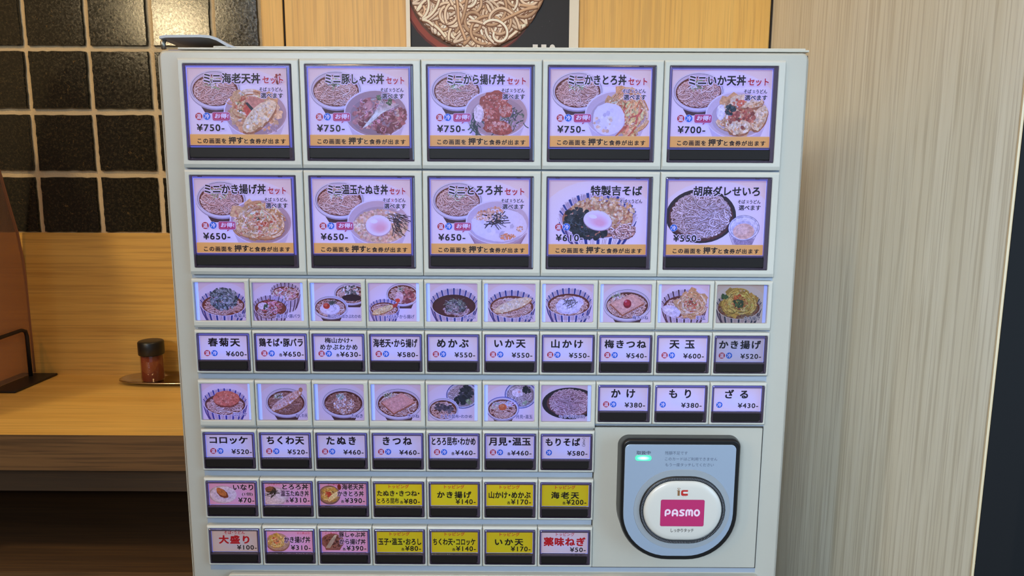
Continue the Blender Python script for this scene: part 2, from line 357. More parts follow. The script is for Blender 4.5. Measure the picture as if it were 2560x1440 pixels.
# menu cards: printed film over an LED backlight; the object colour is the light behind it
def card_mat(name, alb):
    m = mat(name, (255, 255, 255), .45, spec=.3); bs = m.node_tree.nodes['Principled BSDF']
    at = nd(m, 'ShaderNodeAttribute', attribute_name='ink'); oi = nd(m, 'ShaderNodeObjectInfo')
    x = nd(m, 'ShaderNodeMix', data_type='RGBA', blend_type='MULTIPLY'); x.inputs[0].default_value = 1
    # photographic grain of the printed pictures: ink alpha says how much
    vv = coords(m, (1, .2, 1)); nn = noise(m, vv, 1500, 4, .7, .8); n2 = noise(m, vv, 420, 3, .6)
    sm = nd(m, 'ShaderNodeMath', operation='ADD'); lk(m, nn, sm.inputs[0]); lk(m, n2, sm.inputs[1])
    gr = nd(m, 'ShaderNodeMapRange'); lk(m, sm.outputs[0], gr.inputs[0]); gr.inputs[1].default_value = .72; gr.inputs[2].default_value = 1.28; gr.inputs[3].default_value = .38; gr.inputs[4].default_value = 1.55
    gx = nd(m, 'ShaderNodeMix', data_type='RGBA'); lk(m, at.outputs['Alpha'], gx.inputs[0]); gx.inputs[6].default_value = (1, 1, 1, 1); lk(m, gr.outputs[0], gx.inputs[7])
    gm_ = nd(m, 'ShaderNodeMix', data_type='RGBA', blend_type='MULTIPLY'); gm_.inputs[0].default_value = 1; lk(m, at.outputs['Color'], gm_.inputs[6]); lk(m, gx.outputs[2], gm_.inputs[7]); inkc = gm_.outputs[2]
    lk(m, inkc, x.inputs[6]); x.inputs[7].default_value = (alb, alb, alb, 1); lk(m, x.outputs[2], bs.inputs['Base Color'])
    e = nd(m, 'ShaderNodeMix', data_type='RGBA', blend_type='MULTIPLY'); e.inputs[0].default_value = 1
    lk(m, inkc, e.inputs[6]); lk(m, oi.outputs['Color'], e.inputs[7]); lk(m, e.outputs[2], bs.inputs['Emission Color'])
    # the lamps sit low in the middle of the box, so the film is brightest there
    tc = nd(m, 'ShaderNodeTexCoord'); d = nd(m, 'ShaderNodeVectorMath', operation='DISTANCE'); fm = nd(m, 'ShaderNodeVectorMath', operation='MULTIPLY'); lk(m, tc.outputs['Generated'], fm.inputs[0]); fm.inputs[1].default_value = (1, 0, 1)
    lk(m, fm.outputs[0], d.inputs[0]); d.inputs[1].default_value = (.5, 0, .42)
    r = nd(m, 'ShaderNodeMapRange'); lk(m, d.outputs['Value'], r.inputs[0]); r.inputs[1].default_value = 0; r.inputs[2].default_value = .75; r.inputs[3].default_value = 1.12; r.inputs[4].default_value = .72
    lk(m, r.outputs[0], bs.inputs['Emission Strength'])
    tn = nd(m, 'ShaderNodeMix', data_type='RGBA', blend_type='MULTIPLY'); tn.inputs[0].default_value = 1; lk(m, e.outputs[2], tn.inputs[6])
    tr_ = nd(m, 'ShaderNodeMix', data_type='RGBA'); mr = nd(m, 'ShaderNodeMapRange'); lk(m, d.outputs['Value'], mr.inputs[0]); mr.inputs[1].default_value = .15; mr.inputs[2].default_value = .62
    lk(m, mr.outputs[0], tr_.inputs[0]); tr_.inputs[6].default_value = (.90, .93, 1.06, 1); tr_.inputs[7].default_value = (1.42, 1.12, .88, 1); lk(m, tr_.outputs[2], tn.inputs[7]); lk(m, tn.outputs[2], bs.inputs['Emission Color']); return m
M['card'] = card_mat('printed_film', .22)
m = mat('printed_paper', (255, 255, 255), .5, spec=.3); at = nd(m, 'ShaderNodeAttribute', attribute_name='ink'); x_ = nd(m, 'ShaderNodeMix', data_type='RGBA', blend_type='MULTIPLY'); x_.inputs[0].default_value = 1; lk(m, at.outputs['Color'], x_.inputs[6]); x_.inputs[7].default_value = (.84, .84, .84, 1); lk(m, x_.outputs[2], m.node_tree.nodes['Principled BSDF'].inputs['Base Color']); M['ink'] = m
m = mat('led_diffuser', (150, 150, 170), .5); oi = nd(m, 'ShaderNodeObjectInfo'); lk(m, oi.outputs['Color'], m.node_tree.nodes['Principled BSDF'].inputs['Emission Color']); m.node_tree.nodes['Principled BSDF'].inputs['Emission Strength'].default_value = 1; M['led'] = m

# ------------------------------------------------------------------ pictures of food (flat print)
INK = (24, 17, 22); RED = (196, 30, 52); NAVY = (40, 62, 140); WHITE = (250, 248, 250)
SOBA = [(252, 220, 202), (244, 206, 186), (255, 232, 218), (232, 188, 166)]; SOBA_D = [(186, 140, 118), (204, 160, 136), (168, 122, 100)]; EDGE = (118, 62, 46)
BATTER = [(246, 222, 172), (240, 206, 148), (250, 236, 200), (226, 184, 124), (216, 164, 108)]
def backdrop(P, top=(250, 238, 232), c=(247, 244, 250)):
    P.rect(0, 0, P.W, P.H, top); P.ell(P.W*.5, P.H*.62, P.W*.62, P.H*.62, c)
def scallion(P, x, y, r):
    P.strips(x, y, r, r*.62, 46, r*.7, r*.10, [(238, 246, 232), (196, 214, 166), (150, 176, 122), (250, 252, 250)], .5)
    P.strips(x, y, r*.5, r*.3, 14, r*.5, r*.08, [(90, 112, 78), (60, 76, 58)], .5)
def white_bowl(P, cx, cy, rx, ry, soup=(112, 54, 40), n=120, nw=None, core=SOBA, foot=True, ring=True, k=1.0, rim=(232, 232, 240)):
    tx = P.tex; P.tex = .06
    if foot:
        P.poly([(cx-rx*.72, cy+ry*.55), (cx+rx*.72, cy+ry*.55), (cx+rx*.5, cy+ry*1.22), (cx-rx*.42, cy+ry*1.22)], (82, 52, 58))
    P.ell(cx, cy+ry*.06, rx, ry, (176, 170, 190)); P.ell(cx, cy, rx, ry*.98, rim); P.ell(cx, cy+ry*.02, rx*.965, ry*.93, (222, 222, 234))
    if ring: P.arc(cx, cy-ry*.01, rx*.925, ry*.885, max(.7, rx*.014), (60, 56, 84), 150, 385)
    P.ell(cx, cy+ry*.0, rx*.90, ry*.86, (214, 208, 222)); P.ell(cx, cy+ry*.05, rx*.87, ry*.80, soup)
    P.tex = tx*.6
    P.ell(cx+rx*.05, cy+ry*.1, rx*.78, ry*.68, tuple(min(255, v*1.12) for v in soup))
    if n: P.ring_noodles(cx, cy+ry*.08, rx*.83, ry*.74, int(n), nw or rx*.036, core, EDGE, step=.075, length=22, curl=.75)
    P.tex = tx
def striped_bowl(P, cx, cy, rx, ry, h, soup=(120, 60, 42), n=90, core=SOBA, drop=.2, nw=None, srx=.9, sry=.78, dark=NAVY):
    tx = P.tex; P.tex = .08
    # outside wall
    body = [(cx-rx, cy)] + [(cx-rx*(1-.30*t**1.5), cy+h*t) for t in (.2, .4, .6, .8, 1)] + [(cx+rx*(1-.30*t**1.5), cy+h*t) for t in (1, .8, .6, .4, .2)] + [(cx+rx, cy)]
    P.ell(cx, cy, rx, ry, (222, 216, 232)); P.poly(body, (214, 204, 220))
    N = 9
    for i in range(N*2+1):
        a = math.pi*(i+.35)/(N*2+1); x0 = cx+rx*math.cos(a); y0 = cy+ry*math.sin(a)*.98; x1 = cx+rx*.72*math.cos(a); y1 = cy+h+ry*.62*math.sin(a)
        w = rx*.075*(.45+.55*math.sin(a))
        if i % 2: P.stroke([(x0, y0), (x0+(x1-x0)*.3, y0+(y1-y0)*.45), (x1, y1)], w, dark)
        else:
            for k in (-.5, .1, .6): P.stroke([(x0+k*w, y0), (x1+k*w, y1)], w*.13, (140, 84, 92))
    # inside wall and rim
    P.ell(cx, cy, rx, ry, (238, 236, 244)); P.ell(cx, cy+ry*.03, rx*.975, ry*.96, (206, 198, 216))
    sx, sy = cx, cy+ry*drop
    for i in range(23):
        a = math.pi*(1.02+.96*i/22); x0 = cx+rx*.985*math.cos(a); y0 = cy+ry*.985*math.sin(a); x1 = sx+rx*srx*.97*math.cos(a); y1 = sy+ry*sry*.97*math.sin(a)
        w = rx*.075*(.4+.6*abs(math.sin(a)))
        if i % 2: P.stroke([(x0, y0), (x1, y1)], w, dark, .25)
        else:
            for k in (-.5, .2, .7): P.stroke([(x0+k*w, y0), (x1+k*w, y1)], w*.13, (140, 100, 110))
    P.tex = tx*.6
    P.ell(sx, sy, rx*srx, ry*sry, soup); P.ell(sx, sy+ry*.06, rx*srx*.93, ry*sry*.88, tuple(min(255, v*1.15) for v in soup))
    if n: P.ring_noodles(sx, sy+ry*.05, rx*srx*.94, ry*sry*.90, n, nw or rx*.032, core, EDGE, step=.075, length=20, curl=.75)
    P.tex = 0; P.arc(cx, cy, rx*.99, ry*.98, max(.6, rx*.02), (244, 242, 250), 8, 172); P.tex = tx
def kakiage(P, cx, cy, rx, ry, s=1.0, yellow=False, n=150):
    cols = [(240, 214, 120), (226, 196, 96), (248, 232, 160), (214, 170, 90)] if yellow else BATTER
    P.chunks(cx, cy, rx*.95, ry*.95, 40, rx*.30, [(232, 190, 130), (222, 172, 110)] if not yellow else [(214, 180, 90), (200, 160, 70)])
    P.chunks(cx, cy, rx*.6, ry*.6, 26, rx*.16, [(214, 106, 70), (226, 130, 88), (196, 92, 60)])
    P.chunks(cx, cy, rx*.6, ry*.5, 8, rx*.10, [(70, 90, 60), (92, 110, 74)])
    rd = P.rnd
    for i in range(int(n)):
        a = rd.random()*6.283; r = rd.uniform(.35, 1.0); L = rd.uniform(.3, .9); A = np.linspace(a, a+L, 6); rr_ = r*(1+.08*np.sin(A*3))
        w = rx*rd.uniform(.03, .10)
        pts = np.column_stack([cx+rx*rr_*np.cos(A), cy+ry*rr_*np.sin(A)]); c = rd.choice(cols)
        P.stroke(pts+np.array([0, w*.35]), w*1.25, (190, 128, 78) if not yellow else (150, 116, 50)); P.stroke(pts, w, c)
    P.strips(cx, cy, rx*.9, ry*.88, int(n*.7), rx*.22, rx*.05, cols+[(200, 140, 90) if not yellow else (170, 130, 60)], .8); P.chunks(cx, cy, rx*.9, ry*.88, int(n*.6), rx*.035, [cols[2], cols[0]])
    P.chunks(cx, cy, rx*.45, ry*.4, 14, rx*.07, [(216, 112, 76), (236, 160, 110), (190, 88, 60)])
def egg(P, cx, cy, rx, ry, rot=0):
    P.tex = .05; P.ell(cx, cy+ry*.08, rx*1.03, ry, (200, 170, 180), rot=rot); P.ell(cx, cy, rx, ry, (248, 240, 246), rot=rot); 
    for q in range(12): u = q/11; P.ell(cx+rx*.14*u, cy+ry*.26*u, rx*(.92-.62*u), ry*(.86-.60*u), (250, 240-52*u, 244-50*u), rot=rot)
    P.ell(cx-rx*.35, cy-ry*.4, rx*.3, ry*.2, (255, 252, 255), rot=rot); P.tex = .6
def nori(P, cx, cy, r, n, w, c=(46, 40, 46)):
    for i in range(n):
        a = P.rnd.random()*math.pi; l = r*P.rnd.uniform(.4, 1); x, y = cx+P.rnd.uniform(-.45, .45)*r, cy+P.rnd.uniform(-.35, .35)*r; b = P.rnd.uniform(-.25, .25)*l
        P.stroke([(x-l*math.cos(a), y-l*.6*math.sin(a)), (x+b*math.sin(a), y-b*math.cos(a)), (x+l*math.cos(a), y+l*.6*math.sin(a))], w*P.rnd.uniform(.6, 1.2), c)
def blob(P, cx, cy, rx, ry, col, jag=.08, n=22, rot=0):
    q = R_(rot); pts = []
    for i in range(n):
        a = 6.283*i/n; r = 1+P.rnd.uniform(-jag, jag); x, y = rx*r*math.cos(a), ry*r*math.sin(a); pts.append((cx+x*math.cos(q)-y*math.sin(q), cy+x*math.sin(q)+y*math.cos(q)))
    P.poly(pts, col)
def tempura_stick(P, x0, y0, x1, y1, w, cols=BATTER, tail=False):
    L = math.hypot(x1-x0, y1-y0); ang = math.degrees(math.atan2(y1-y0, x1-x0)); cx, cy = (x0+x1)/2, (y0+y1)/2
    blob(P, cx, cy+w*.12, L*.52, w*.62, (176, 118, 76), .05, 26, ang); blob(P, cx, cy, L*.51, w*.56, cols[0], .05, 28, ang)
    P.chunks(cx, cy+w*.12, L*.46, w*.42, int(70), w*.14, cols, ang); P.chunks(cx, cy-w*.12, L*.44, w*.22, 40, w*.12, [cols[0], cols[2 % len(cols)]], ang)
    if tail:
        d = ((x1-x0)/L, (y1-y0)/L); P.poly([(x1-d[0]*w*.2, y1-d[1]*w*.2-w*.3), (x1+d[0]*w*.9, y1+d[1]*w*.9-w*.35), (x1+d[0]*w*.6, y1+d[1]*w*.6+w*.3), (x1-d[0]*w*.2, y1-d[1]*w*.2+w*.3)], (206, 74, 56))
def tororo(P, cx, cy, rx, ry, flecks=40):
    P.tex = .12; blob(P, cx, cy+ry*.06, rx, ry, (206, 196, 214), .05); blob(P, cx, cy, rx*.97, ry*.95, (240, 236, 248), .05); P.chunks(cx, cy, rx*.7, ry*.6, 16, rx*.15, [(250, 248, 254), (228, 222, 238)])
    if flecks: P.chunks(cx, cy, rx*.85, ry*.85, flecks, rx*.045, [(232, 170, 120), (226, 150, 100), (240, 196, 150)])
    P.tex = .6
def grains(P, cx, cy, rx, ry, n=160, s=2.0, cols=((238, 206, 146), (226, 184, 120), (246, 224, 176), (206, 156, 96))): P.chunks(cx, cy, rx, ry, n, s, list(cols))
def set_bowl(P): white_bowl(P, 70, 54, 67, 49, n=270, nw=2.15); scallion(P, 66, 38, 20)
def don_bowl(P, cx=171, cy=112, rx=82, ry=60, rim=(226, 220, 232), inside=(196, 168, 172), lines=False):
    tx = P.tex; P.tex = .06; P.poly([(cx-rx*.98, cy+ry*.15), (cx+rx*.98, cy+ry*.15), (cx+rx*.62, cy+ry*1.35), (cx-rx*.62, cy+ry*1.35)], (196, 172, 184) if lines else (214, 206, 224))
    if lines:
        for i in range(7): P.arc(cx, cy+ry*(.15+.07*i), rx*(.97-.03*i), ry*.98, .8, (150, 112, 128), 20, 160)
    P.ell(cx, cy, rx, ry, (238, 234, 244)); P.ell(cx, cy+1, rx*.965, ry*.95, inside); P.ell(cx+rx*.04, cy+ry*.12, rx*.85, ry*.80, tuple(v*.90 for v in inside)); P.tex = tx
def badge(P, x, y, r, ch, col): P.ell(x, y, r, r, (248, 244, 250)); P.ell(x, y, r*.95, r*.95, col, 30); P.text(ch, x-r*.66, x+r*.66, y-r*.66, y+r*.66, WHITE, .02)
HOT = (190, 28, 48); COLD = (20, 116, 214)

def big_base(P, title, price, tx0=43, tx1=188, sett=True, sx=(193, 246), sub='both', cold_only=False, tok=True, tcy=0, matared=False, ty=(14, 40)):
    wl = (240, 236, 250)
    P.rect(0, 166.5, P.W, P.H, (255, 204, 104)); P.rect(0, 166.5, P.W, 168, (255, 214, 130))
    P.text(title, tx0, tx1, ty[0]+tcy, ty[1]+tcy, INK, .026, out=wl, outw=.075)
    if sett: P.text('セット', sx[0], sx[1], 22+tcy, 40+tcy, RED, .026, out=wl, outw=.08)
    if sub:
        P.text('そば', 184, 203, 49+tcy, 59+tcy, INK, .018, out=wl); P.text('又', 206, 213, 51+tcy, 58+tcy, RED if matared else INK, .015, out=wl); P.text('うどん', 215, 243, 49+tcy, 59+tcy, INK, .018, out=wl)
        if sub == 'both': P.text('選べます', 187, 244, 63+tcy, 76+tcy, INK, .022, out=wl)
    if not cold_only: badge(P, 26, 122, 9.6, '温', HOT)
    badge(P, 46.5 if not cold_only else 19, 121.5 if not cold_only else 123, 9.6, '冷', COLD)
    if tok:
        P.poly([(84, 131), (92, 131), (82, 138)], (190, 30, 84))
        P.rrect(60, 111, 106, 133, 5, (238, 214, 236)); P.rrect(61, 112, 105, 132, 4.4, (190, 30, 84)); P.rrect(62.6, 113.6, 103.4, 130, 3.6, (234, 160, 190)); P.rrect(63.4, 114.4, 102.6, 129.2, 3.2, (200, 34, 92))
        P.text('お得!', 66, 101, 114.5, 127, (250, 240, 246), .030, skew=.12)
    P.text('¥'+price+'-', 19, 90, 141, 159, INK, .021, out=wl, outw=.06, sp=.08)
    P.text('この画面を', 19, 93, 177, 190, INK, .026, sp=.10); P.text('押す', 99, 137, 172.5, 190.5, INK, .034); P.text('と食券が出ます', 139, 246, 177, 190, INK, .026, sp=.10)

def big_print(i):
    P = Print(256, 194, 10+i); backdrop(P); rd = P.rnd; P.tex = .7
    if i < 8: P.tex = .35; set_bowl(P); P.tex = .7
    if i == 0:
        don_bowl(P); P.chunks(168, 112, 70, 46, 60, 12, [(240, 200, 150), (226, 170, 116)]); P.chunks(205, 150, 22, 14, 40, 3, [(210, 190, 200), (180, 160, 178)])
        kakiage(P, 160, 98, 62, 40, n=60); blob(P, 175, 88, 28, 15, (222, 150, 120), .1, rot=10)
        P.poly([(140, 100), (152, 94), (176, 128), (160, 140)], (214, 84, 66)); P.poly([(146, 88), (152, 86), (182, 118), (174, 124)], (52, 56, 58)); P.chunks(156, 118, 10, 14, 14, 3, [(226, 110, 84), (200, 70, 56)])
        tempura_stick(P, 140, 156, 222, 84, 40, [(250, 228, 176), (240, 204, 140), (252, 240, 208), (228, 184, 122)])
        P.chunks(232, 26, 8, 14, 10, 5, [(150, 50, 40), (120, 36, 30)])
    elif i == 1:
        don_bowl(P, rim=(200, 170, 170), inside=(178, 148, 152)); P.chunks(180, 118, 68, 42, 90, 11, [(150, 84, 84), (176, 108, 104), (124, 62, 66), (196, 136, 130)]); P.strips(178, 116, 66, 40, 120, 16, 3.2, [(206, 150, 146), (226, 180, 172), (140, 76, 80)], .9)
        for k in range(12): P.stroke([(136+k, 150-k*.5), (168+k*1.6, 112), (186+k*4, 78+k)], 1.2, (236, 242, 222))
        P.chunks(180, 72, 8, 6, 12, 4, [(76, 100, 60), (104, 130, 84)]); P.chunks(206, 84, 9, 7, 12, 4, [(66, 92, 54), (104, 130, 84)])
    elif i == 2:
        don_bowl(P, inside=(206, 176, 168)); P.strips(200, 130, 42, 34, 60, 26, 3, [(84, 100, 84), (110, 124, 98), (60, 74, 66)], .3); P.chunks(205, 130, 34, 28, 40, 3, [(216, 190, 206), (190, 166, 184)])
        P.strips(118, 132, 16, 26, 30, 22, 3, [(84, 100, 84), (60, 74, 66)], .3, 80)
        for (x, y, a, b, rt) in ((165, 78, 34, 22, -10), (150, 112, 36, 24, 40), (175, 146, 38, 18, 5), (190, 100, 24, 20, 20)):
            blob(P, x, y, a, b, (176, 84, 64), .12, rot=rt); P.chunks(x, y, a*.85, b*.8, 46, 5, [(206, 112, 84), (226, 144, 112), (186, 88, 70), (240, 176, 146)], rt); P.chunks(x, y, a*.7, b*.6, 26, 1.2, [(255, 226, 190)])
        blob(P, 126, 112, 13, 22, (250, 232, 214), .06)
    elif i == 3:
        don_bowl(P, inside=(214, 196, 200)); kakiage(P, 196, 104, 56, 56, n=110); P.strips(210, 118, 36, 44, 60, 34, 5, [(246, 214, 150), (236, 190, 120), (214, 120, 86)], .3, 110)
        tororo(P, 150, 124, 42, 42, 0); P.chunks(138, 134, 24, 22, 12, 7, [(250, 220, 190), (244, 206, 170), (250, 236, 226)])
    elif i == 4:
        don_bowl(P, inside=(222, 206, 206)); kakiage(P, 178, 112, 62, 46, n=70); tempura_stick(P, 150, 76, 236, 80, 30); tempura_stick(P, 216, 150, 240, 90, 30); tempura_stick(P, 150, 146, 205, 140, 32)
        P.chunks(180, 118, 34, 26, 40, 6, [(190, 110, 84), (214, 140, 100), (160, 84, 66)]); blob(P, 128, 106, 11, 20, (250, 244, 240), .05)
        P.chunks(152, 100, 13, 12, 40, 4.5, [(48, 62, 58), (70, 84, 76), (34, 44, 44)]); P.chunks(170, 82, 16, 8, 14, 5, [(226, 120, 84)])
    elif i == 5:
        don_bowl(P); kakiage(P, 168, 110, 70, 50, n=190)
    elif i == 6:
        don_bowl(P, inside=(214, 190, 192)); P.ell(176, 122, 70, 44, (238, 206, 170)); grains(P, 176, 122, 70, 42, 520, 4.5, ((240, 206, 160), (228, 180, 130), (250, 226, 190), (236, 190, 160))); P.chunks(214, 96, 26, 20, 40, 4, [(240, 236, 240), (250, 240, 230)])
        P.strips(206, 96, 26, 10, 14, 46, 1.7, [(52, 46, 52)], .15, 20); P.strips(214, 112, 9, 24, 26, 36, 1.7, [(48, 42, 48), (74, 64, 66)], .15, 66); egg(P, 171, 120, 33, 27)
    elif i == 7:
        don_bowl(P, inside=(216, 200, 208), lines=True, cx=175, cy=110, rx=84, ry=58); tororo(P, 178, 118, 74, 46, 0); grains(P, 140, 92, 22, 12, 50, 4, ((232, 160, 110), (240, 190, 150))); grains(P, 168, 80, 22, 8, 30, 4, ((232, 160, 110), (240, 190, 150)))
        grains(P, 200, 148, 20, 8, 50, 3.4, ((232, 150, 96), (240, 180, 130))); grains(P, 232, 128, 10, 7, 20, 3, ((236, 180, 140), (244, 204, 170))); nori(P, 172, 104, 34, 30, 2.0, (58, 44, 48)); grains(P, 150, 96, 40, 12, 60, 3, ((246, 196, 156), (250, 216, 190)))
    elif i == 8:
        striped_bowl(P, 128, 92, 103, 62, 60, n=0, drop=.16, soup=(176, 120, 84)); P.ring_noodles(190, 128, 40, 26, 46, 3.2, SOBA, EDGE)
        grains(P, 140, 84, 84, 40, 480, 5, ((238, 206, 150), (226, 186, 126), (248, 228, 184), (214, 166, 108))); P.chunks(76, 104, 36, 32, 120, 8, [(40, 44, 50), (56, 62, 64), (28, 30, 36), (70, 78, 76)]); P.chunks(110, 138, 44, 15, 90, 7, [(40, 44, 50), (52, 60, 60), (28, 30, 36)])
        P.strips(84, 118, 40, 30, 40, 16, 1.6, [(84, 96, 92), (18, 18, 24)], .9); egg(P, 128, 104, 37, 25, 12)
        P.ring_noodles(200, 132, 26, 18, 40, 3.2, SOBA, EDGE)
    elif i == 9:
        P.ell(90, 92, 92, 71, (52, 40, 46)); P.ell(90, 94, 84, 64, (96, 48, 46)); P.ell(90, 92, 80, 61, (70, 50, 50)); P.ring_noodles(90, 90, 80, 62, 330, 3.0, [(226, 212, 212), (214, 196, 194), (236, 226, 226)], (132, 98, 84), step=.09, length=15, curl=1.1)
        P.poly([(176, 150), (232, 150), (224, 172), (184, 172)], (186, 176, 204))
        for k in range(16): P.stroke([(166+k*4.7, 136+abs(8-k)*-.6+8), (178+k*3.1, 170)], .9, (70, 60, 96))
        P.ell(203, 122, 41, 33, (70, 82, 136)); P.ell(203, 122, 40, 32, (232, 234, 250)); P.arc(203, 121, 36, 28, .8, (90, 104, 160)); P.ell(203, 128, 29, 24, (206, 208, 232)); P.ell(203, 131, 28, 20.5, (238, 200, 176)); P.ell(200, 128, 18, 12, (242, 210, 190))
    P.tex = 0
    T = BIG[i]; k = dict(T[3]) if len(T) > 3 else {}
    if i in (8, 9): P.rect(0, 0, 0.01, .01, INK)
    big_base(P, T[0], T[1], **k); return P
BIG = [('ミニ海老天丼', '750', 'shrimp tempura bowl', {}), ('ミニ豚しゃぶ丼', '750', 'boiled pork bowl', dict(tx0=44, tx1=194, sx=(199, 245))),
       ('ミニから揚げ丼', '750', 'fried chicken bowl', dict(tx0=46, tx1=193, sx=(198, 246))), ('ミニかきとろ丼', '750', 'vegetable fritter and grated yam bowl', dict(tx0=46, tx1=193, sx=(198, 246))),
       ('ミニいか天丼', '700', 'squid tempura bowl', {}), ('ミニかき揚げ丼', '650', 'mixed vegetable fritter bowl', dict(tx0=29, tx1=189, sx=(194, 241))),
       ('ミニ温玉たぬき丼', '650', 'soft egg and batter crumb bowl', dict(tx0=41, tx1=198, sx=(202, 243), matared=True)), ('ミニとろろ丼', '650', 'grated yam bowl', dict(tx0=47, tx1=188, sx=(193, 244))),
       ('特製吉そば', '610', 'special noodles with egg, seaweed and batter crumbs', dict(tx0=108, tx1=242, sett=False, sub='one', tok=False)),
       ('胡麻ダレせいろ', '550', 'cold noodles with sesame dip', dict(tx0=67, tx1=240, sett=False, sub='both', tok=False, cold_only=True))]

def cap(P, t, x0, x1, y0=80, y1=90):
    P.tex = 0; P.text(t, x0, x1, y0, y1, (44, 50, 110), .010, out=(236, 234, 250), outw=.07)
def pic_print(i):
    P = Print(118, 97, 50+i); backdrop(P, (240, 226, 230), (238, 232, 244)); P.tex = .6
    if i == 0:
        striped_bowl(P, 60, 52, 59, 34, 44, n=70); P.chunks(62, 42, 34, 28, 220, 5.2, [(104, 116, 112), (140, 152, 144), (76, 86, 84), (170, 180, 172), (56, 64, 64)]); P.strips(62, 44, 34, 26, 120, 9, 1.2, [(190, 200, 192), (56, 62, 60)], .8); cap(P, '春菊天', 86, 116)
    elif i == 1:
        striped_bowl(P, 80, 24, 38, 24, 38, n=70, dark=(90, 60, 80)); striped_bowl(P, 42, 60, 44, 28, 40, n=0, dark=(90, 64, 96)); P.strips(80, 28, 30, 14, 60, 12, 2.6, [(236, 206, 206), (206, 130, 120), (246, 230, 232)], .8)
        P.ring_noodles(34, 74, 26, 18, 50, 2.2, [(230, 222, 226), (214, 190, 190)], EDGE); P.strips(52, 62, 24, 16, 50, 12, 3, [(214, 128, 120), (236, 190, 186), (190, 96, 88)], .7); blob(P, 24, 60, 14, 9, (240, 226, 234)); P.chunks(30, 62, 6, 8, 14, 3, [(90, 120, 80), (60, 84, 60)]); cap(P, '鶏そば・豚バラ', 56, 115)
    elif i == 2:
        white_bowl(P, 92, 28, 44, 28, n=50); P.chunks(92, 20, 24, 14, 90, 3.4, [(110, 124, 116), (214, 222, 214), (80, 90, 88), (240, 240, 244)]); blob(P, 94, 38, 24, 9, (60, 36, 44)); white_bowl(P, 40, 62, 44, 30, n=80)
        tororo(P, 38, 66, 26, 15, 0); nori(P, 44, 52, 12, 24, 1.3, (70, 84, 70)); P.ell(30, 59, 8.5, 7.5, (206, 70, 50)); P.ell(28, 57, 4, 3.4, (236, 120, 90)); cap(P, '梅山かけ・めかぶわかめ', 32, 115)
    elif i == 3:
        white_bowl(P, 84, 28, 42, 30, n=60); P.chunks(92, 34, 22, 16, 60, 5, [(166, 96, 92), (196, 128, 118), (140, 70, 72)]); scallion(P, 78, 15, 9); blob(P, 76, 36, 10, 14, (236, 206, 206)); blob(P, 72, 44, 6, 5, (236, 84, 56))
        striped_bowl(P, 38, 62, 38, 22, 34, n=70); tempura_stick(P, 8, 78, 62, 58, 14, [(240, 216, 150), (226, 190, 116), (248, 230, 180)], True); cap(P, 'えび天・から揚げ', 42, 113)
    elif i == 4:
        striped_bowl(P, 60, 50, 60, 38, 44, n=0, soup=(76, 34, 34), drop=.22); P.ring_noodles(66, 68, 34, 16, 60, 2.2, [(226, 204, 206), (206, 176, 176)], EDGE); P.chunks(64, 58, 26, 18, 40, 5, [(70, 66, 66), (92, 90, 84)]); P.strips(64, 56, 26, 18, 130, 12, 1.4, [(150, 150, 136), (190, 190, 170), (60, 56, 58), (110, 108, 98)], .8); cap(P, 'めかぶ', 84, 114)
    elif i == 5:
        striped_bowl(P, 60, 52, 60, 36, 44, n=150); tempura_stick(P, 18, 70, 108, 38, 22, [(248, 226, 180), (242, 214, 160), (252, 238, 206)]); cap(P, 'いか天', 84, 114)
    elif i == 6:
        striped_bowl(P, 58, 46, 58, 36, 46, n=130, soup=(110, 50, 40)); blob(P, 74, 46, 22, 14, (226, 222, 240)); blob(P, 56, 58, 32, 20, (226, 222, 240)); blob(P, 60, 54, 30, 17, (236, 234, 248)); nori(P, 62, 48, 22, 16, 1.3, (84, 76, 70)); cap(P, '山かけ', 82, 112)
    elif i == 7 or i == 13:
        white_bowl(P, 60, 52, 60, 42, n=120, soup=(100, 52, 40)); scallion(P, 34, 30, 12)
        c = (236, 184, 156) if i == 7 else (232, 172, 150); P.poly([(16, 52), (70, 26), (104, 50), (48, 82)], (176, 104, 70)); P.poly([(17, 49), (70, 24), (103, 47), (48, 78)], c); P.poly([(24, 50), (70, 29), (95, 47), (48, 72)], tuple(min(255, v*1.05) for v in c))
        P.chunks(60, 50, 30, 18, 50, 1.2, [(214, 150, 120), (244, 204, 180)])
        if i == 7: P.ell(60, 50, 10, 11, (150, 24, 40)); P.ell(59, 47, 8, 8, (196, 40, 56)); P.ell(56, 44, 3, 3, (236, 120, 130)); cap(P, '梅きつね', 74, 113)
        else: cap(P, 'きつね', 84, 113)
    elif i == 8:
        striped_bowl(P, 58, 50, 58, 38, 46, n=60, soup=(104, 50, 40), dark=(84, 50, 66)); kakiage(P, 76, 50, 38, 33, n=90); blob(P, 26, 68, 24, 14, (232, 226, 240), .05, rot=20); P.ell(20, 64, 12, 6, (246, 242, 252)); cap(P, '天 玉', 88, 112)
    elif i == 9:
        striped_bowl(P, 58, 52, 58, 36, 44, n=70, dark=(44, 52, 92), core=[(180, 160, 140), (150, 126, 106)]); kakiage(P, 58, 46, 42, 34, n=130, yellow=True); P.chunks(56, 46, 14, 10, 40, 4, [(60, 84, 50), (90, 116, 70), (44, 60, 40)]); P.chunks(56, 32, 12, 6, 16, 4, [(214, 100, 50), (230, 130, 70)]); P.chunks(20, 30, 8, 7, 16, 3.5, [(70, 104, 60)]); cap(P, 'かき揚げ', 72, 112)
    elif i == 10:
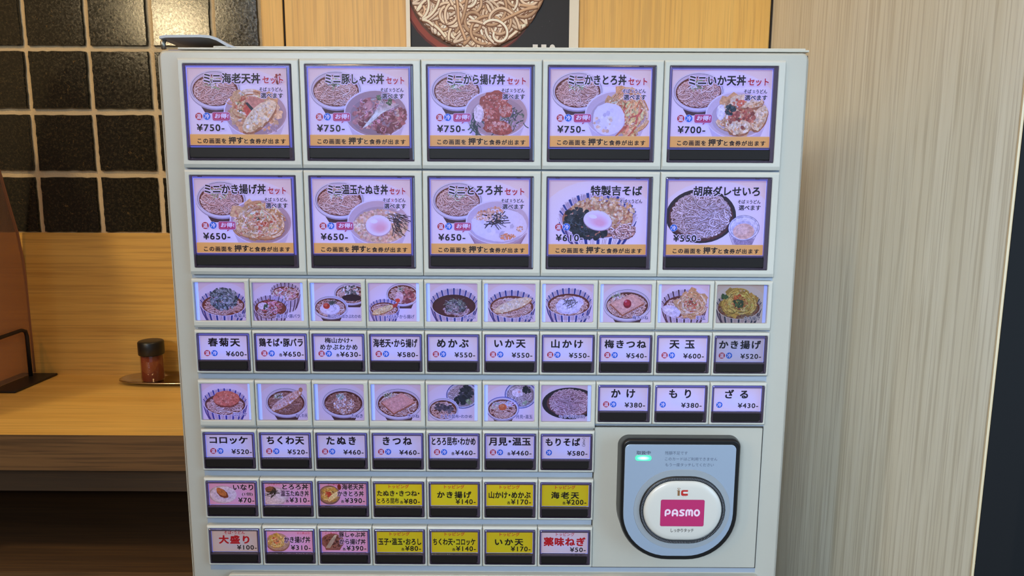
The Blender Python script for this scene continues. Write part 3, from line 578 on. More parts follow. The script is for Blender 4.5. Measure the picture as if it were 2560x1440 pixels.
        striped_bowl(P, 58, 50, 57, 36, 46, n=90, soup=(104, 62, 58), dark=(60, 66, 156)); blob(P, 62, 44, 34, 21, (150, 74, 56), .04); blob(P, 62, 41, 34, 20, (222, 126, 96), .04); P.chunks(62, 41, 30, 17, 120, 2.6, [(232, 140, 108), (210, 112, 84), (240, 158, 126)]); cap(P, 'コロッケ', 78, 113, 78, 88)
    elif i == 11:
        white_bowl(P, 62, 50, 54, 40, n=130, soup=(96, 44, 38), core=SOBA_D+[(214, 176, 160)]); scallion(P, 44, 34, 12); tempura_stick(P, 26, 70, 102, 20, 20, [(238, 206, 190), (226, 180, 150), (214, 150, 120), (246, 226, 214)]); P.ell(101, 17, 5, 6, (200, 150, 100)); cap(P, 'ちくわ天', 86, 116)
    elif i == 12:
        white_bowl(P, 64, 50, 56, 40, n=120, soup=(90, 42, 38), core=SOBA_D+[(214, 176, 160)]); grains(P, 66, 56, 26, 24, 260, 2.6, ((240, 222, 206), (226, 184, 150), (250, 240, 232), (206, 150, 120))); P.chunks(58, 34, 12, 8, 60, 2.4, [(214, 232, 214), (150, 190, 160), (240, 248, 240)]); cap(P, 'たぬき', 84, 113)
    elif i == 14:
        P.ell(88, 30, 42, 35, (64, 78, 150)); P.ell(88, 30, 40, 33, (206, 210, 232)); P.ell(88, 31, 36, 29, (160, 146, 150)); P.ring_noodles(80, 30, 30, 26, 120, 2, [(230, 222, 226), (206, 190, 192)], (110, 84, 80)); P.chunks(98, 22, 16, 20, 90, 5, [(38, 40, 50), (56, 60, 68), (28, 28, 36)]); P.chunks(84, 42, 16, 10, 50, 5, [(38, 40, 50), (28, 28, 36)]); P.chunks(104, 46, 8, 7, 26, 2.6, [(170, 196, 150), (110, 140, 90)])
        white_bowl(P, 38, 66, 40, 31, n=60, soup=(110, 56, 34), foot=False); P.chunks(30, 60, 13, 10, 50, 4, [(84, 74, 80), (60, 52, 60), (110, 100, 104)]); P.chunks(52, 66, 13, 9, 40, 4, [(84, 74, 80), (60, 52, 60), (110, 100, 104)]); cap(P, 'とろろ昆布・わかめ', 32, 112)
    elif i == 15:
        P.ell(84, 28, 41, 36, (64, 84, 170)); P.ell(84, 28, 39, 34, (200, 208, 236)); P.ell(84, 29, 35, 30, (150, 140, 150)); P.ring_noodles(82, 30, 32, 27, 150, 2, [(230, 224, 230), (206, 194, 200)], (100, 84, 84)); blob(P, 76, 22, 14, 11, (240, 234, 248)); P.ell(80, 20, 4, 2.6, (240, 190, 190)); P.chunks(100, 14, 10, 9, 30, 4, [(34, 38, 46), (50, 54, 60)]); P.chunks(96, 48, 9, 6, 20, 2.4, [(150, 180, 140)])
        white_bowl(P, 38, 64, 42, 32, n=90, soup=(100, 44, 38), ring=False, rim=(90, 104, 190)); P.strips(24, 56, 14, 8, 30, 9, 2, [(216, 220, 226), (170, 196, 180)], .6); P.strips(54, 52, 14, 5, 16, 9, 2.4, [(224, 220, 236)], .6); P.ell(38, 60, 10.5, 8.5, (214, 110, 60)); P.ell(36, 57, 6, 4, (240, 150, 96)); cap(P, '月見・温玉', 72, 114)
    elif i == 16:
        P.ell(74, 50, 72, 42, (44, 34, 44)); P.ell(76, 50, 62, 35, (110, 70, 66)); P.ring_noodles(72, 48, 54, 38, 240, 2.3, [(226, 198, 206), (206, 170, 178), (238, 216, 222)], (120, 78, 84), step=.1, curl=1.2); cap(P, 'もりそば(2玉)', 46, 112, 80, 90)
    return P
def small_print(t):
    """t: dict with lines, price, badges, background"""
    P = Print(120, 61, hash(t['en']) % 97 if False else len(t['en'])); bg = t.get('bg', (240, 240, 242)); P.rect(0, 0, 120, 61, bg)
    f = t.get('food'); P.tex = .6 if f else 0
    if f == 'inari': P.ell(34, 34, 36, 24, (196, 178, 178)); P.ell(36, 34, 34, 22, (226, 212, 222)); P.ell(34, 36, 24, 14, (214, 200, 214)); blob(P, 34, 31, 17, 10, (130, 66, 36), .06, rot=38); blob(P, 31, 27, 15, 8, (196, 120, 60), .06, rot=38)
    if f == 'tororo': P.ell(22, 38, 40, 26, (196, 172, 180)); P.ell(20, 38, 36, 22, (220, 206, 206)); blob(P, 16, 20, 14, 9, (140, 96, 60)); nori(P, 20, 30, 18, 20, 2.2, (58, 50, 40))
    if f == 'ebi': P.ell(24, 34, 28, 26, (120, 92, 84)); P.ell(24, 33, 26, 23, (170, 130, 90)); kakiage(P, 26, 32, 22, 18, n=40, yellow=True); P.poly([(17, 26), (27, 24), (31, 38), (21, 40)], (190, 70, 44)); tempura_stick(P, 20, 50, 50, 24, 11, [(240, 220, 150), (220, 190, 110)]); blob(P, 50, 12, 5, 8, (120, 44, 30))
    if f == 'kaki': P.ell(28, 36, 31, 26, (150, 104, 84)); P.ell(28, 34, 30, 23, (186, 150, 120)); kakiage(P, 24, 32, 22, 18, n=60, yellow=True)
    if f == 'buta': P.poly([(2, 34), (58, 34), (46, 56), (10, 56)], (140, 86, 70)); P.ell(28, 32, 30, 22, (150, 100, 84)); P.chunks(28, 32, 24, 17, 80, 4, [(110, 66, 48), (80, 46, 36), (140, 90, 66)]); [P.stroke([(10+k*2, 50), (22+k*2, 30), (34+k, 14)], .9, (210, 206, 170)) for k in range(6)]
    P.tex = 0; col = t.get('col', INK); b = t.get('bold', .030)
    for (s, x0, x1, y0, y1, *r) in t['lines']:
        k = r[0] if r else {}; P.text(s, x0, x1, y0, y1, k.get('col', col), k.get('bold', b), sp=k.get('sp', 0), out=k.get('out'), outw=.06)
    if t.get('paren'): P.arc(105, 9.5, 4.5, 3, .9, INK, 200, 340, 12); P.arc(105, 25.5, 4.5, 3, .9, INK, 20, 160, 12)
    bd = t.get('badges', ''); by = t.get('by', 46)
    if 'h' in bd: badge(P, 17, by, 8.2, '温', HOT)
    if 'c' in bd: badge(P, 35 if 'h' in bd else 17, by, 8.2, '冷', COLD)
    pr = t['price']; x1, y0, y1 = t.get('pp', (115, 41, 54)); w = (13+10.2*len(pr)+8)*t.get('pw', 1)
    o = t.get('pout'); P.text('¥'+pr+'-', x1-w, x1, y0, y1, INK, .019, out=o, outw=.05, sp=.07)
    if t.get('each'): P.text('各', x1-w-10, x1-w-1.5, y1-8.5, y1, INK, .02, out=o)
    return P
def S(en, title, price, x0, x1, y0=7, y1=29, sp=0, **k): return dict(en=en, lines=[(title, x0, x1, y0, y1, dict(sp=sp))], price=price, badges=k.pop('badges', 'hc'), **k)
Y = (222, 214, 36); PK = (226, 172, 206); PO = (232, 190, 216)
def TP(en, title, price, x0, x1, y0=22, y1=41, sp=0, **k): return dict(en=en, lines=[('トッピング', 34, 86, 5, 15, dict(col=RED, bold=.016)), (title, x0, x1, y0, y1, dict(sp=sp))], price=price, bg=Y, pp=(115, 43, 57), **k)
ROW_E = [S('chrysanthemum greens tempura', '春菊天', '600', 20, 100, sp=.1), S('chicken noodles or pork belly', '鶏そば・豚バラ', '650', 5, 114, each=True),
 dict(en='plum and yam or seaweed', lines=[('梅山かけ・', 26, 95, 5, 19, dict(bold=.024)), ('めかぶわかめ', 14, 107, 22, 36, dict(bold=.024, sp=.08))], price='630', badges='hc', each=True),
 S('shrimp tempura or fried chicken', '海老天・から揚げ', '580', 4, 114), S('seaweed sprout', 'めかぶ', '550', 20, 99, sp=.15), S('squid tempura', 'いか天', '550', 20, 98, sp=.15),
 S('grated yam', '山かけ', '550', 19, 98, sp=.15), S('plum and fried tofu', '梅きつね', '540', 9, 113, sp=.1), S('tempura with egg', '天 玉', '600', 28, 91), S('mixed fritter', 'かき揚げ', '520', 9, 113, sp=.1)]
ROW_G = [S('plain hot or cold noodles', 'か け', '380', 29, 89, 6, 29), S('plain cold noodles', 'も り', '380', 32, 87, 6, 29), S('cold noodles with seaweed', 'ざ る', '430', 30, 88, 6, 29)]
ROW_G[1]['badges'] = 'c'; ROW_G[2]['badges'] = 'c'
ROW_H = [S('croquette', 'コロッケ', '520', 9, 106, 7, 27), S('fish cake tempura', 'ちくわ天', '520', 12, 107, 6, 28, sp=.06), S('batter crumb', 'たぬき', '460', 21, 96, 6, 28, sp=.15), S('fried tofu', 'きつね', '460', 22, 96, 6, 28, sp=.15),
 S('grated kelp or wakame seaweed', 'とろろ昆布・わかめ', '460', 4, 115, 6, 28, each=True), S('raw egg or soft egg', '月見・温玉', '460', 6, 113, 6, 28, each=True),
 dict(en='double cold noodles', lines=[('もりそば', 8, 96, 7, 28, dict(bold=.030, sp=.05)), ('2', 103, 108, 10, 16, dict(bold=.01)), ('玉', 101, 109, 18, 25, dict(bold=.012))], paren=1, price='580', badges='c')]
mini = ('ミニ丼ぶり', 10, 40, 3, 8, dict(col=RED, bold=.008)); OUTP = dict(out=PO)
ROW_J = [dict(en='one fried tofu rice pocket', lines=[('いなり', 62, 114, 6, 22, dict(bold=.026, out=PO)), ('(1個)', 84, 112, 28, 38, dict(bold=.016, out=PO))], price='70', bg=PK, food='inari', pp=(115, 42, 56), pout=PO),
 dict(en='mini yam bowl or egg and crumb bowl', lines=[mini, ('とろろ丼', 46, 113, 4, 20, dict(bold=.026, out=PO)), ('温玉たぬき丼', 41, 114, 22, 38, dict(bold=.024, out=PO))], price='310', bg=PK, food='tororo', pp=(115, 41, 55), each=True, pout=PO),
 dict(en='mini shrimp bowl or fritter and yam bowl', lines=[(mini[0], 21, 51, 3, 8, mini[5]), ('海老天丼', 57, 113, 3, 19, dict(bold=.026, out=PO)), ('かきとろ丼', 45, 113, 22, 37, dict(bold=.026, out=PO))], price='390', bg=PK, food='ebi', pp=(115, 41, 55), each=True, pout=PO),
 dict(en='topping of crumbs, fried tofu or kelp', lines=[('トッピング', 34, 86, 5, 15, dict(col=RED, bold=.016)), ('たぬき・きつね・', 4, 113, 21, 36, dict(bold=.026)), ('とろろ昆布', 4, 60, 41, 56, dict(bold=.022))], price='80', bg=Y, each=True, pp=(114, 43, 57)),
 TP('topping of mixed fritter', 'かき揚げ', '140', 16, 104, sp=.1), TP('topping of yam or seaweed sprout', '山かけ・めかぶ', '170', 6, 114, each=True), TP('topping of shrimp tempura', '海老天', '200', 24, 96, sp=.15, each=True)]
ROW_L = [dict(en='extra large noodle helping', lines=[('そば・うどん', 32, 86, 4, 13, dict(col=RED, bold=.018)), ('大盛り', 17, 97, 16, 40, dict(col=(200, 24, 30), bold=.045, sp=.1))], price='100', bg=(226, 216, 198), pp=(115, 43, 56)),
 dict(en='mini vegetable fritter bowl', lines=[(mini[0], 79, 111, 6, 12, mini[5]), ('かき揚げ丼', 45, 113, 18, 36, dict(bold=.026, out=PO))], price='310', bg=PK, food='kaki', pp=(113, 42, 56), pout=PO),
 dict(en='mini pork bowl or fried chicken bowl', lines=[(mini[0], 9, 40, 6, 12, mini[5]), ('豚しゃぶ丼', 45, 114, 5, 20, dict(bold=.026, out=PO)), ('から揚げ丼', 46, 114, 24, 40, dict(bold=.026, out=PO))], price='390', bg=PK, food='buta', pp=(115, 43, 57), each=True, pout=PO),
 TP('topping of egg, soft egg or grated radish', '玉子・温玉・おろし', '80', 4, 116, each=True), TP('topping of fish cake tempura or croquette', 'ちくわ天・コロッケ', '140', 4, 114, each=True), TP('topping of squid tempura', 'いか天', '170', 22, 96, sp=.15),
 dict(en='chopped leek topping', lines=[('トッピング', 38, 86, 4, 14, dict(col=RED, bold=.012)), ('薬味ねぎ', 6, 115, 17, 42, dict(col=(200, 24, 34), bold=.045, sp=.06))], price='50', bg=(228, 230, 240), pp=(116, 45, 58))]

# ------------------------------------------------------------------ the room
YW = 0.45                                   # plane of the back wall
def struct(o, kind='structure'): o['kind'] = kind; return o
ZF, ZC = -1.12, 1.62
struct(G().box(-2.6, 1.9, -3.2, .60, ZF-.05, ZF).build('floor', mat('floor_tile', (120, 112, 102), .5)))
struct(G().box(-2.6, 1.9, -1.9, .60, ZC, ZC+.05).build('ceiling', mat('ceiling_paint', (216, 206, 190), .8)))
XT, XJ0, XJ1, XR = -.3395, -.3085, -.3055, .4015
wb_ = struct(G().box(-2.6, XR+.05, YW+.004, YW+.06, ZF, ZC).build('wall_back', M['grout']))
# oak boards of the back wall: trim beside the tiles, wide panels
bk = [(XT, XJ0, M['oak_back']), (XJ1, XR-.002, M['oak_back'])]
for x0, x1, mm in bk: G().box(x0, x1, YW-.001, YW+.004, -.30, ZC-.001).build('panel', mm, wb_, bevel=.0008)
G().box(XJ0-.001, XJ1+.001, YW+.0015, YW+.004, -.30, ZC-.001).build('joint', M['black_gap'], wb_)
G().box(-1.6, XT-.0005, YW-.003, YW+.004, -.14, .0985).build('panel', M['oak_low'], wb_, bevel=.0006)
# glazed tiles, one object each, a few shared outlines
rt = random.Random(4); TX = [-.4112+.0], []
xs = [-.4112, -.5036, -.5965, -.6885, -.7805, -.8725, -.9645, -1.0565]; zs = [.0985, .1875, .2785, .3685, .4590, .5495, .64]
gw = .0085; variants = []
def tile_mesh(w, h):
    n = 12; P = []
    for (ax, az, bx, bz) in ((0, 0, w, 0), (w, 0, w, h), (w, h, 0, h), (0, h, 0, 0)):
        for i in range(n):
            t = i/n; P.append((ax+(bx-ax)*t+rt.uniform(-.0006, .0006), az+(bz-az)*t+rt.uniform(-.0006, .0006)))
    c = (w/2, h/2); r0 = [(x, .006, z) for x, z in P]; r1 = [(x, .0015, z) for x, z in P]
    r2 = [(c[0]+(x-c[0])*.982, 0, c[1]+(z-c[1])*.982) for x, z in P]; g = G().loft([r0, r1, r2], False, True)
    me = bpy.data.meshes.new('tile'); me.from_pydata(g.v, [], g.f); me.polygons.foreach_set('use_smooth', g.sm); me.materials.append(M['tile']); return me
for k in range(5): variants.append(tile_mesh(.0923-gw, .0903-gw))
cutv = [tile_mesh(.0617, .0903-gw) for k in range(3)]
for r in range(len(zs)-1):
    h0 = zs[r] + (gw/2 if r else .0015)
    for c in range(-1, len(xs)-1):
        me = rt.choice(variants if c >= 0 else cutv); x = (xs[c+1]+gw/2) if c >= 0 else xs[0]+gw/2
        t = bpy.data.objects.new('tile', me); COL.objects.link(t); t.parent = wb_; t.location = (x, YW-.001+rt.uniform(0, .0012), h0); t.rotation_euler = (rt.uniform(-.012, .012), 0, rt.uniform(-.012, .012))
# right side wall: pale oak panel coming towards us, then black boards
wr = struct(G().box(XR, XR+.03, -.0950, YW+.004, ZF, ZC).build('wall_right', M['oak_right']))
G().box(XR-.0008, XR+.004, -.0965, -.0950, ZF, ZC-.001).build('edge_band', mat('pale_edge_band', (206, 186, 150), .4), wr)
G().box(XR+.0012, XR+.0302, -.0972, -.0951, ZF, ZC-.001).build('end_cap', M['black_wall'], wr)
G().box(XR+.0305, 1.6, .02, .05, ZF, ZC-.001).build('panel', M['black_wall'], wr, label='black board beyond the pale oak panel')
G().box(XR-.0022, XR+.002, YW-.004, YW+.001, -.3, ZC-.001).build('joint', M['black_gap'], wr)
struct(G().box(-2.6, -.45, -3.25, -3.2, ZF, ZC).build('reflection_block_wall', mat('warm_wall_paint', (120, 96, 70), .8)))  # unseen wall added to keep bluish surroundings out of the tile reflections
struct(G().box(-2.65, -2.6, -3.2, .60, ZF, ZC).build('wall_left', mat('wall_paint', (150, 130, 104), .8)))

# ------------------------------------------------------------------ poster behind the machine
P = Print(260, 300, 7); P.rect(0, 0, 260, 300, (238, 228, 208)); P.rect(6, 0, 246, 300, (40, 34, 32))
P.chunks(200, 120, 60, 90, 40, .6, [(80, 74, 70), (60, 54, 50)])
P.ell(97, 100, 106, 110, (96, 34, 26)); P.ell(98, 98, 105, 109, (150, 66, 48)); P.ell(104, 94, 105, 107, (104, 64, 38))
P.ring_noodles(105, 88, 105, 107, 1500, 3.5, [(240, 216, 192), (232, 204, 176), (246, 226, 206), (218, 182, 148), (206, 166, 130)], (128, 84, 54), step=.04, length=30, curl=.62)
P.rect(246, 0, 260, 300, (238, 228, 208)); P.rect(-1, 0, 6, 300, (244, 234, 214))
P.text('550', 190, 226, 189, 214, (236, 230, 222), .03, sp=.12); P.text('¥', 174, 187, 194, 214, (236, 230, 222), .03)
po = P.build('poster', M['ink'], None, 0, 0, -.0006, .00096, dy=8e-7); po.location = (-.1285, YW-.0022, .5575)
bk_ = G().box(0, .2496, -.0005, .0008, -.288, 0).build('backing', mat('poster_board', (225, 216, 200), .6), po)
po['label'] = 'black poster of heaped noodles with a white border above the machine'; po['category'] = 'poster'

# ------------------------------------------------------------------ eating counter on the left
ZK = -.1235; YF = .183
ct = empty('counter', (-.95, .32, ZF), label='light oak eating counter under the tiled wall, left of the machine', category='counter')
def cpart(name, mm, *b, **k):
    return G().box(b[0]+.95, b[1]+.95, b[2]-.32, b[3]-.32, b[4]-ZF, b[5]-ZF).build(name, mm, ct, **k)
cpart('countertop', M['oak_counter'], -1.6, XJ0+.02, YF+.0012, YW-.003, ZK-.0442, ZK)
cpart('front_edge', M['oak_edge'], -1.6, XJ0+.02, YF, YF+.0012, ZK-.0445, ZK-.0002, label='brown oak front edge of the counter')
cpart('apron', M['dark_wood'], -1.6, XJ0+.02, YF+.06, YF+.08, ZK-.098, ZK-.0445, label='dark brown board under the counter')
cpart('dark_void_board', M['black_wall'], -1.6, XJ0+.02, YW-.02, YW-.003, ZF+.001, ZK-.0445, label='black board standing for the dark void under the counter')  # black sheet paints in the dark void below the countertop
cpart('shelf', M['dark_wood'], -1.6, XJ0+.02, YF+.0012, YW-.021, -.330, -.3000, label='dark brown bag shelf')
cpart('shelf_edge', M['oak_edge'], -1.6, XJ0+.02, YF, YF+.0012, -.330, -.3002)
for x in (-1.5, -.40): cpart('leg', M['dark_wood'], x, x+.04, YF+.10, YF+.14, ZF+.001, -.3301)

# ------------------------------------------------------------------ bronze acrylic divider with its black metal foot
XD = -.7185
dv = empty('seat_divider', (XD, .40, ZK), label='translucent bronze divider with a curved edge standing on the counter at far left', category='divider')
md = mat('bronze_acrylic', (176, 140, 112), .20); nt = md.node_tree; ps = nt.nodes['Principled BSDF']; out = [n for n in nt.nodes if n.type == 'OUTPUT_MATERIAL'][0]
tr = nd(md, 'ShaderNodeBsdfTransparent'); tr.inputs[0].default_value = (.70, .56, .45, 1); mx = nd(md, 'ShaderNodeMixShader'); mx.inputs[0].default_value = .36
lk(md, tr.outputs[0], mx.inputs[1]); lk(md, ps.outputs[0], mx.inputs[2]); lk(md, mx.outputs[0], out.inputs[0])
edge = [(.4159, .1833), (.4266, .1424), (.4385, .1001), (.4450, .0568), (.4475, .0129), (.4478, -.05), (.4478, -.1190)]
edge = [(.30, .37), (.352, .318), (.386, .262), (.404, .22)] + edge; outl = [(.12, -.1190), (.12, .37)] + edge
r0 = [(-.0015, y-.40, z-ZK) for y, z in outl]; r1 = [(.0015, y-.40, z-ZK) for y, z in outl]
G().loft([r0, r1], True, True).build('panel', md, dv)
G().tube([(0, y-.40, z-ZK) for y, z in edge], .0021, 8).build('edge_strip', mat('bronze_edge', (150, 98, 66), .2), dv)
mb = mat('black_powder_metal', (30, 27, 27), .42, spec=.4)
G().box(-.02, .0365, -.051, .0455, .0002, .0035).build('base_plate', mb, dv, bevel=.0008)
G().tube([(.006, -.14, .0028), (.006, -.14, .066), (.006, -.128, .073), (.006, .018, .0772), (.006, .026, .074), (.006, .0285, .066), (.006, .0285, .0028)], .0028, 10).build('wire_bracket', mb, dv)

# ------------------------------------------------------------------ tray and spice jar
JX, JY = -.5162, .4130
tm = mat('stainless_steel', (196, 184, 168), .16, metal=1.0)
ty = G(); N = 56
def oval(cx, cy, a, b, z, e=2.6):
    return [(cx+a*math.copysign(abs(math.cos(t))**(2/e), math.cos(t)), cy+b*math.copysign(abs(math.sin(t))**(2/e), math.sin(t)), z) for t in [2*math.pi*i/N for i in range(N)]]
ty.loft([oval(0, 0, .066, .020, .0), oval(0, 0, .0725, .0275, .0045), oval(0, 0, .0775, .0325, .0062), oval(0, 0, .0790, .0335, .0050), oval(0, 0, .0785, .033, .0066), oval(0, 0, .0755, .0305, .0070), oval(0, 0, .0695, .0245, .0030), oval(0, 0, .064, .019, .0012)], True, True, True)
tray = ty.build('condiment_tray', tm, None, (-.4850, .4130, ZK+.0002), label='small oval stainless steel tray holding the spice jar on the counter', category='tray')
jar = empty('spice_jar', (JX, JY, ZK+.0014), label='small glass spice jar with a black lid on the steel tray', category='jar')
gm = thin_clear('jar_glass', (.94, .9, .85), .25, .03)
rj = .0163
G().lathe([(rj*.92, .0), (rj, .0018), (rj, .040), (rj*.93, .0445), (rj*.93, .047)], 0, 0, 40).build('glass_body', gm, jar)
ms = mat('red_pepper_powder', (128, 52, 26), .85); bump(ms, noise(ms, coords(ms, (1, 1, 1)), 900, 2), .5, .0006); ms.node_tree.nodes['Principled BSDF'].inputs['Base Color'].default_value = (*lin((134, 56, 26)), 1)
G().lathe([(rj*.84, .0015), (rj*.92, .003), (rj*.92, .0400), (rj*.3, .0415)], 0, 0, 36).build('pepper_powder', ms, jar)
cg = G(); pr = [(.0177, .0415), (.0182, .0425), (.0183, .0600), (.0172, .0618), (.0150, .0626), (.002, .0629)]
cg.lathe(pr, 0, 0, 48); cg.build('lid', mat('black_plastic_lid', (22, 20, 20), .35), jar)

# ------------------------------------------------------------------ the ticket machine
mc = empty('ticket_machine', (0, .15, ZF), label='cream food ticket vending machine with rows of lit picture menu buttons', category='vending machine')
OFF = Vector((0, -.15, -ZF))
def mpart(g, name, mm, parent=mc, **k):
    g.v = [tuple(Vector(p)+OFF) for p in g.v]; return g.build(name, mm, parent, **k)
XL, XRr, ZT = -.2785, .2812, .2905
mpart(G().box(XL-.0040, XRr+.0030, .0075, .34, ZF+.001, .2880), 'cabinet_body', M['enamel'], bevel=.003)
# door: front slab with rounded edges
g = G(); R4 = .004
g.loft([rr(XL, XRr, ZF+.02, ZT, .005, .0070), rr(XL, XRr, ZF+.02, ZT, .005, .0078-.0035), rr(XL+.0005, XRr-.0005, ZF+.0205, ZT-.0005, .005, .0034), rr(XL+.0012, XRr-.0012, ZF+.021, ZT-.0012, .0045, .0026), rr(XL+.0022, XRr-.0022, ZF+.022, ZT-.0022, .004, .0020)], False, True, True)
g.sm[-1] = False
mpart(g, 'door', M['enamel'])
mpart(G().box(XL-.0015, XRr+.001, .0068, .0078, ZF+.02, .2888), 'door_groove', M['groove'])  # dark strip standing in for the groove around the door
# lid edge on top: two thin lips
mpart(G().box(-.262, XRr+.0005, .0035, .34, .2912, .2930).box(-.232, XRr-.002, .0050, .34, .2930, .2945), 'top_lid', M['lid'], bevel=.0005)
# bent flap at the upper left
prof = [(-.2775, .3022), (-.2720, .3032), (-.2420, .3036), (-.2340, .3030), (-.2280, .3012), (-.2180, .2957), (-.2120, .2934)]
up = [(x, .004, z) for x, z in prof]; th = .0022
lo = [(x-.0004*i*.5, .004, z-th*(1 if i < 6 else .3)) for i, (x, z) in enumerate(prof)]
ring = up + lo[::-1]; back = [(x, .10, z) for x, y, z in ring]
mpart(G().loft([ring, back], True, True), 'lid_flap', mat('grey_flap', (150, 152, 156), .35), label='raised grey flap on the upper left corner')
mpart(G().box(-.2740, -.2180, .012, .30, .2884, .2925), 'flap_recess', M['cavity'])
mpart(G().tube([(-.2768, .010, .2925), (-.2775, .010, .2975), (-.2768, .012, .3015)], .0022, 8), 'flap_hinge', mat('worn_metal', (150, 140, 124), .35, metal=.8))
# button field, rails in the gaps between rows
mpart(G().box(-.2608, .2608, .0012, .0022, -.1895, .2836), 'button_field', M['rail'])
for z0, z1 in ((.0935, .0962), (.0008, .0047), (-.0930, -.0893), (-.1402, -.1366)):
    mpart(G().box(-.2575, .2590 if z0 > -.05 else .1030, .0004, .0013, z0, z1), 'row_rail', M['rail'])
mpart(G().loft([rr(-.2425, .2640, -.40, -.1908, .004, .0022), rr(-.2425, .2640, -.40, -.1908, .004, -.0040), rr(-.2418, .2633, -.3993, -.1915, .0035, -.0047)], False, True), 'lower_panel', M['cream'], label='cream panel along the bottom of the button field')
# module plates
def bezel(W, H, hole, r, top=.0016, bot=.0022):
    hx0, hx1, hz0, hz1 = hole; e = .0002; W0, W1, Z0, Z1 = e, W-e, -H+e, -e; yb = .0015
    g = G(); b = .0007
    g.loft([rr(W0, W1, Z0, Z1, .0006, yb), rr(W0, W1, Z0, Z1, .0006, -.0035), rr(W0+b*.5, W1-b*.5, Z0+bot*.6, Z1-top*.45, .0006, -.0044), rr(W0+b*1.3, W1-b*1.3, Z0+bot, Z1-top, .0006, -.0049),
            rr(hx0-.0005, hx1+.0005, hz0-.0005, hz1+.0005, r+.0005, -.0049), rr(hx0, hx1, hz0, hz1, r, -.0045), rr(hx0, hx1, hz0, hz1, r, -.0008)], False, False)
    return g
def bz(g, name, mm, x, z, parent, **k):
    o = g.build(name, mm, parent, **k); return o
def shell(kind, label, x, z):
    """bezel mesh = the button part; cached meshes, children added by the callers; local frame: upper left corner"""
    key = kind
    if key not in CACHE:
        W, H, hole, r = KIND[kind][:4]; CACHE[key] = bezel(W, H, hole, r, *( (.0020, .0030) if kind == 'big' else (.0018, .0012) if kind == 'small' else (.0018, .0022))).build('menu_button', M['bezel'])
        proto = CACHE[key]; CACHE[key] = proto.data; bpy.data.objects.remove(proto)
    o = bpy.data.objects.new('menu_button' if kind != 'pic' else 'picture_panel', CACHE[key]); COL.objects.link(o); o.parent = mc; o.location = Vector((x, 0, z))+OFF; o['label'] = label
    return o
CACHE = {}
KIND = {'big': (.104, .0926, (.0047, .0975, -.0863, -.0048), .0008), 'small': (.052, .0408, (.0021, .0499, -.0383, -.0031), .0011), 'pic': (.052, .0450, (.0021, .0478, -.0386, -.0036), .0010)}
def share(key, name, mm, fn, parent, color=None):
    if key not in CACHE:
        g = fn(); me = bpy.data.meshes.new(name); me.from_pydata(g.v, [], g.f); me.polygons.foreach_set('use_smooth', g.sm); me.materials.append(mm); me.update(); CACHE[key] = me
    o = bpy.data.objects.new(name, CACHE[key]); COL.objects.link(o); o.parent = parent
    if color: o.color = color
    return o
CARD = {'big': (.0070, -.0077, .0863/256), 'small': (.0037, -.0054, .0438/120)}
BARR = {'big': (.0063, .0943, -.0838, -.0752), 'small': (.0035, .0467, -.0367, -.0281)}
def fill(kind, o, pr, glow, edge, lab):
    cx, cz, sc = CARD[kind]; h = KIND[kind][2]; cw, ch = pr.W*sc, pr.H*sc; bx0, bx1, bz0, bz1 = BARR[kind]
    share(kind+'cav', 'cavity', M['cavity'], lambda: G().box(h[0], h[1], -.0008, -.0002, h[2], h[3]), o)
    share(kind+'led', 'backlight', M['led'], lambda: G().box(cx-(.0013 if kind == 'big' else .0008), cx+cw+(.0013 if kind == 'big' else .0008), -.0016, -.0009, cz-ch-(.0016 if kind == 'big' else .0009), cz+(.0016 if kind == 'big' else .0012)), o, color=edge)
    def cap():
        a = .0003; f = .0009 if kind == 'big' else .0007; g = G()
        x0, x1, z0, z1 = h[0]+a, h[1]-a, h[2]+a, h[3]-a; u0, u1, v0, v1 = cx-.0002, cx+cw+.0002, bz0-.0010, cz+.0002
        g.loft([rr(x0, x1, z0, z1, .0009, -.0022), rr(x0, x1, z0, z1, .0009, -.0052), rr(x0+f, x1-f, z0+f, z1-f, .0006, -.0056), rr(u0, u1, v0, v1, .0004, -.0056), rr(u0, u1, v0, v1, .0004, -.0024)])
        g.box(u0, u1, -.0054, -.0026, cz-ch-.0014, cz-ch-.0002)
        if kind == 'big':
            for q in (.10, .86): g.box(x0+(x1-x0)*q-.0018, x0+(x1-x0)*q+.0018, -.0058, -.0050, z1-.0013, z1-.0004)
        return g
    share(kind+'cap', 'acrylic_cap', M['smoke'], cap, o)
    share(kind+'bar', 'press_bar', M['bar'], lambda: G().loft([rr(bx0, bx1, bz0, bz1, .0016, -.0010), rr(bx0, bx1, bz0, bz1, .0016, -.0048), rr(bx0+.0004, bx1-.0004, bz0+.0004, bz1-.0004, .0014, -.0051)], False, True), o)
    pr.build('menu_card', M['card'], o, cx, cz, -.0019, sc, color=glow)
    share(kind+'clr', 'clear_cover', M['clear'], lambda: G().box(cx-.0002, cx+cw+.0002, -.0053, -.0050, cz-ch-.0001, cz+.0002), o)
def gl(k, w=0.0): return (k*(.33+.20*w), k*(.305+.17*w), k*(.84-.20*w), 1)
def eg(k): return (.20*k, .26*k, 1.35*k, 1)
yen = lambda t: ' yen '+t
for i in range(10):
    c = (i % 5)*2; x = (c-5)*.052; z = .2832 if i < 5 else .1892
    w = [.3, .15, .0, .1, .0, .2, .1, .05, .0, .0][i]
    o = shell('big', 'large lit button for the %s %s at %s yen' % ('mini' if i < 8 else '', BIG[i][2], BIG[i][1]), x, z) if i < 8 else shell('big', 'large lit button for %s at %s yen' % (BIG[i][2], BIG[i][1]), x, z)
    fill('big', o, big_print(i), gl([.92, .95, 1, 1, 1.0, .95, 1, 1, 1, 1.0][i], w), eg([1.2, 1.1, 1, .9, .7, 1.3, 1.0, .8, .8, .8][i]), '')
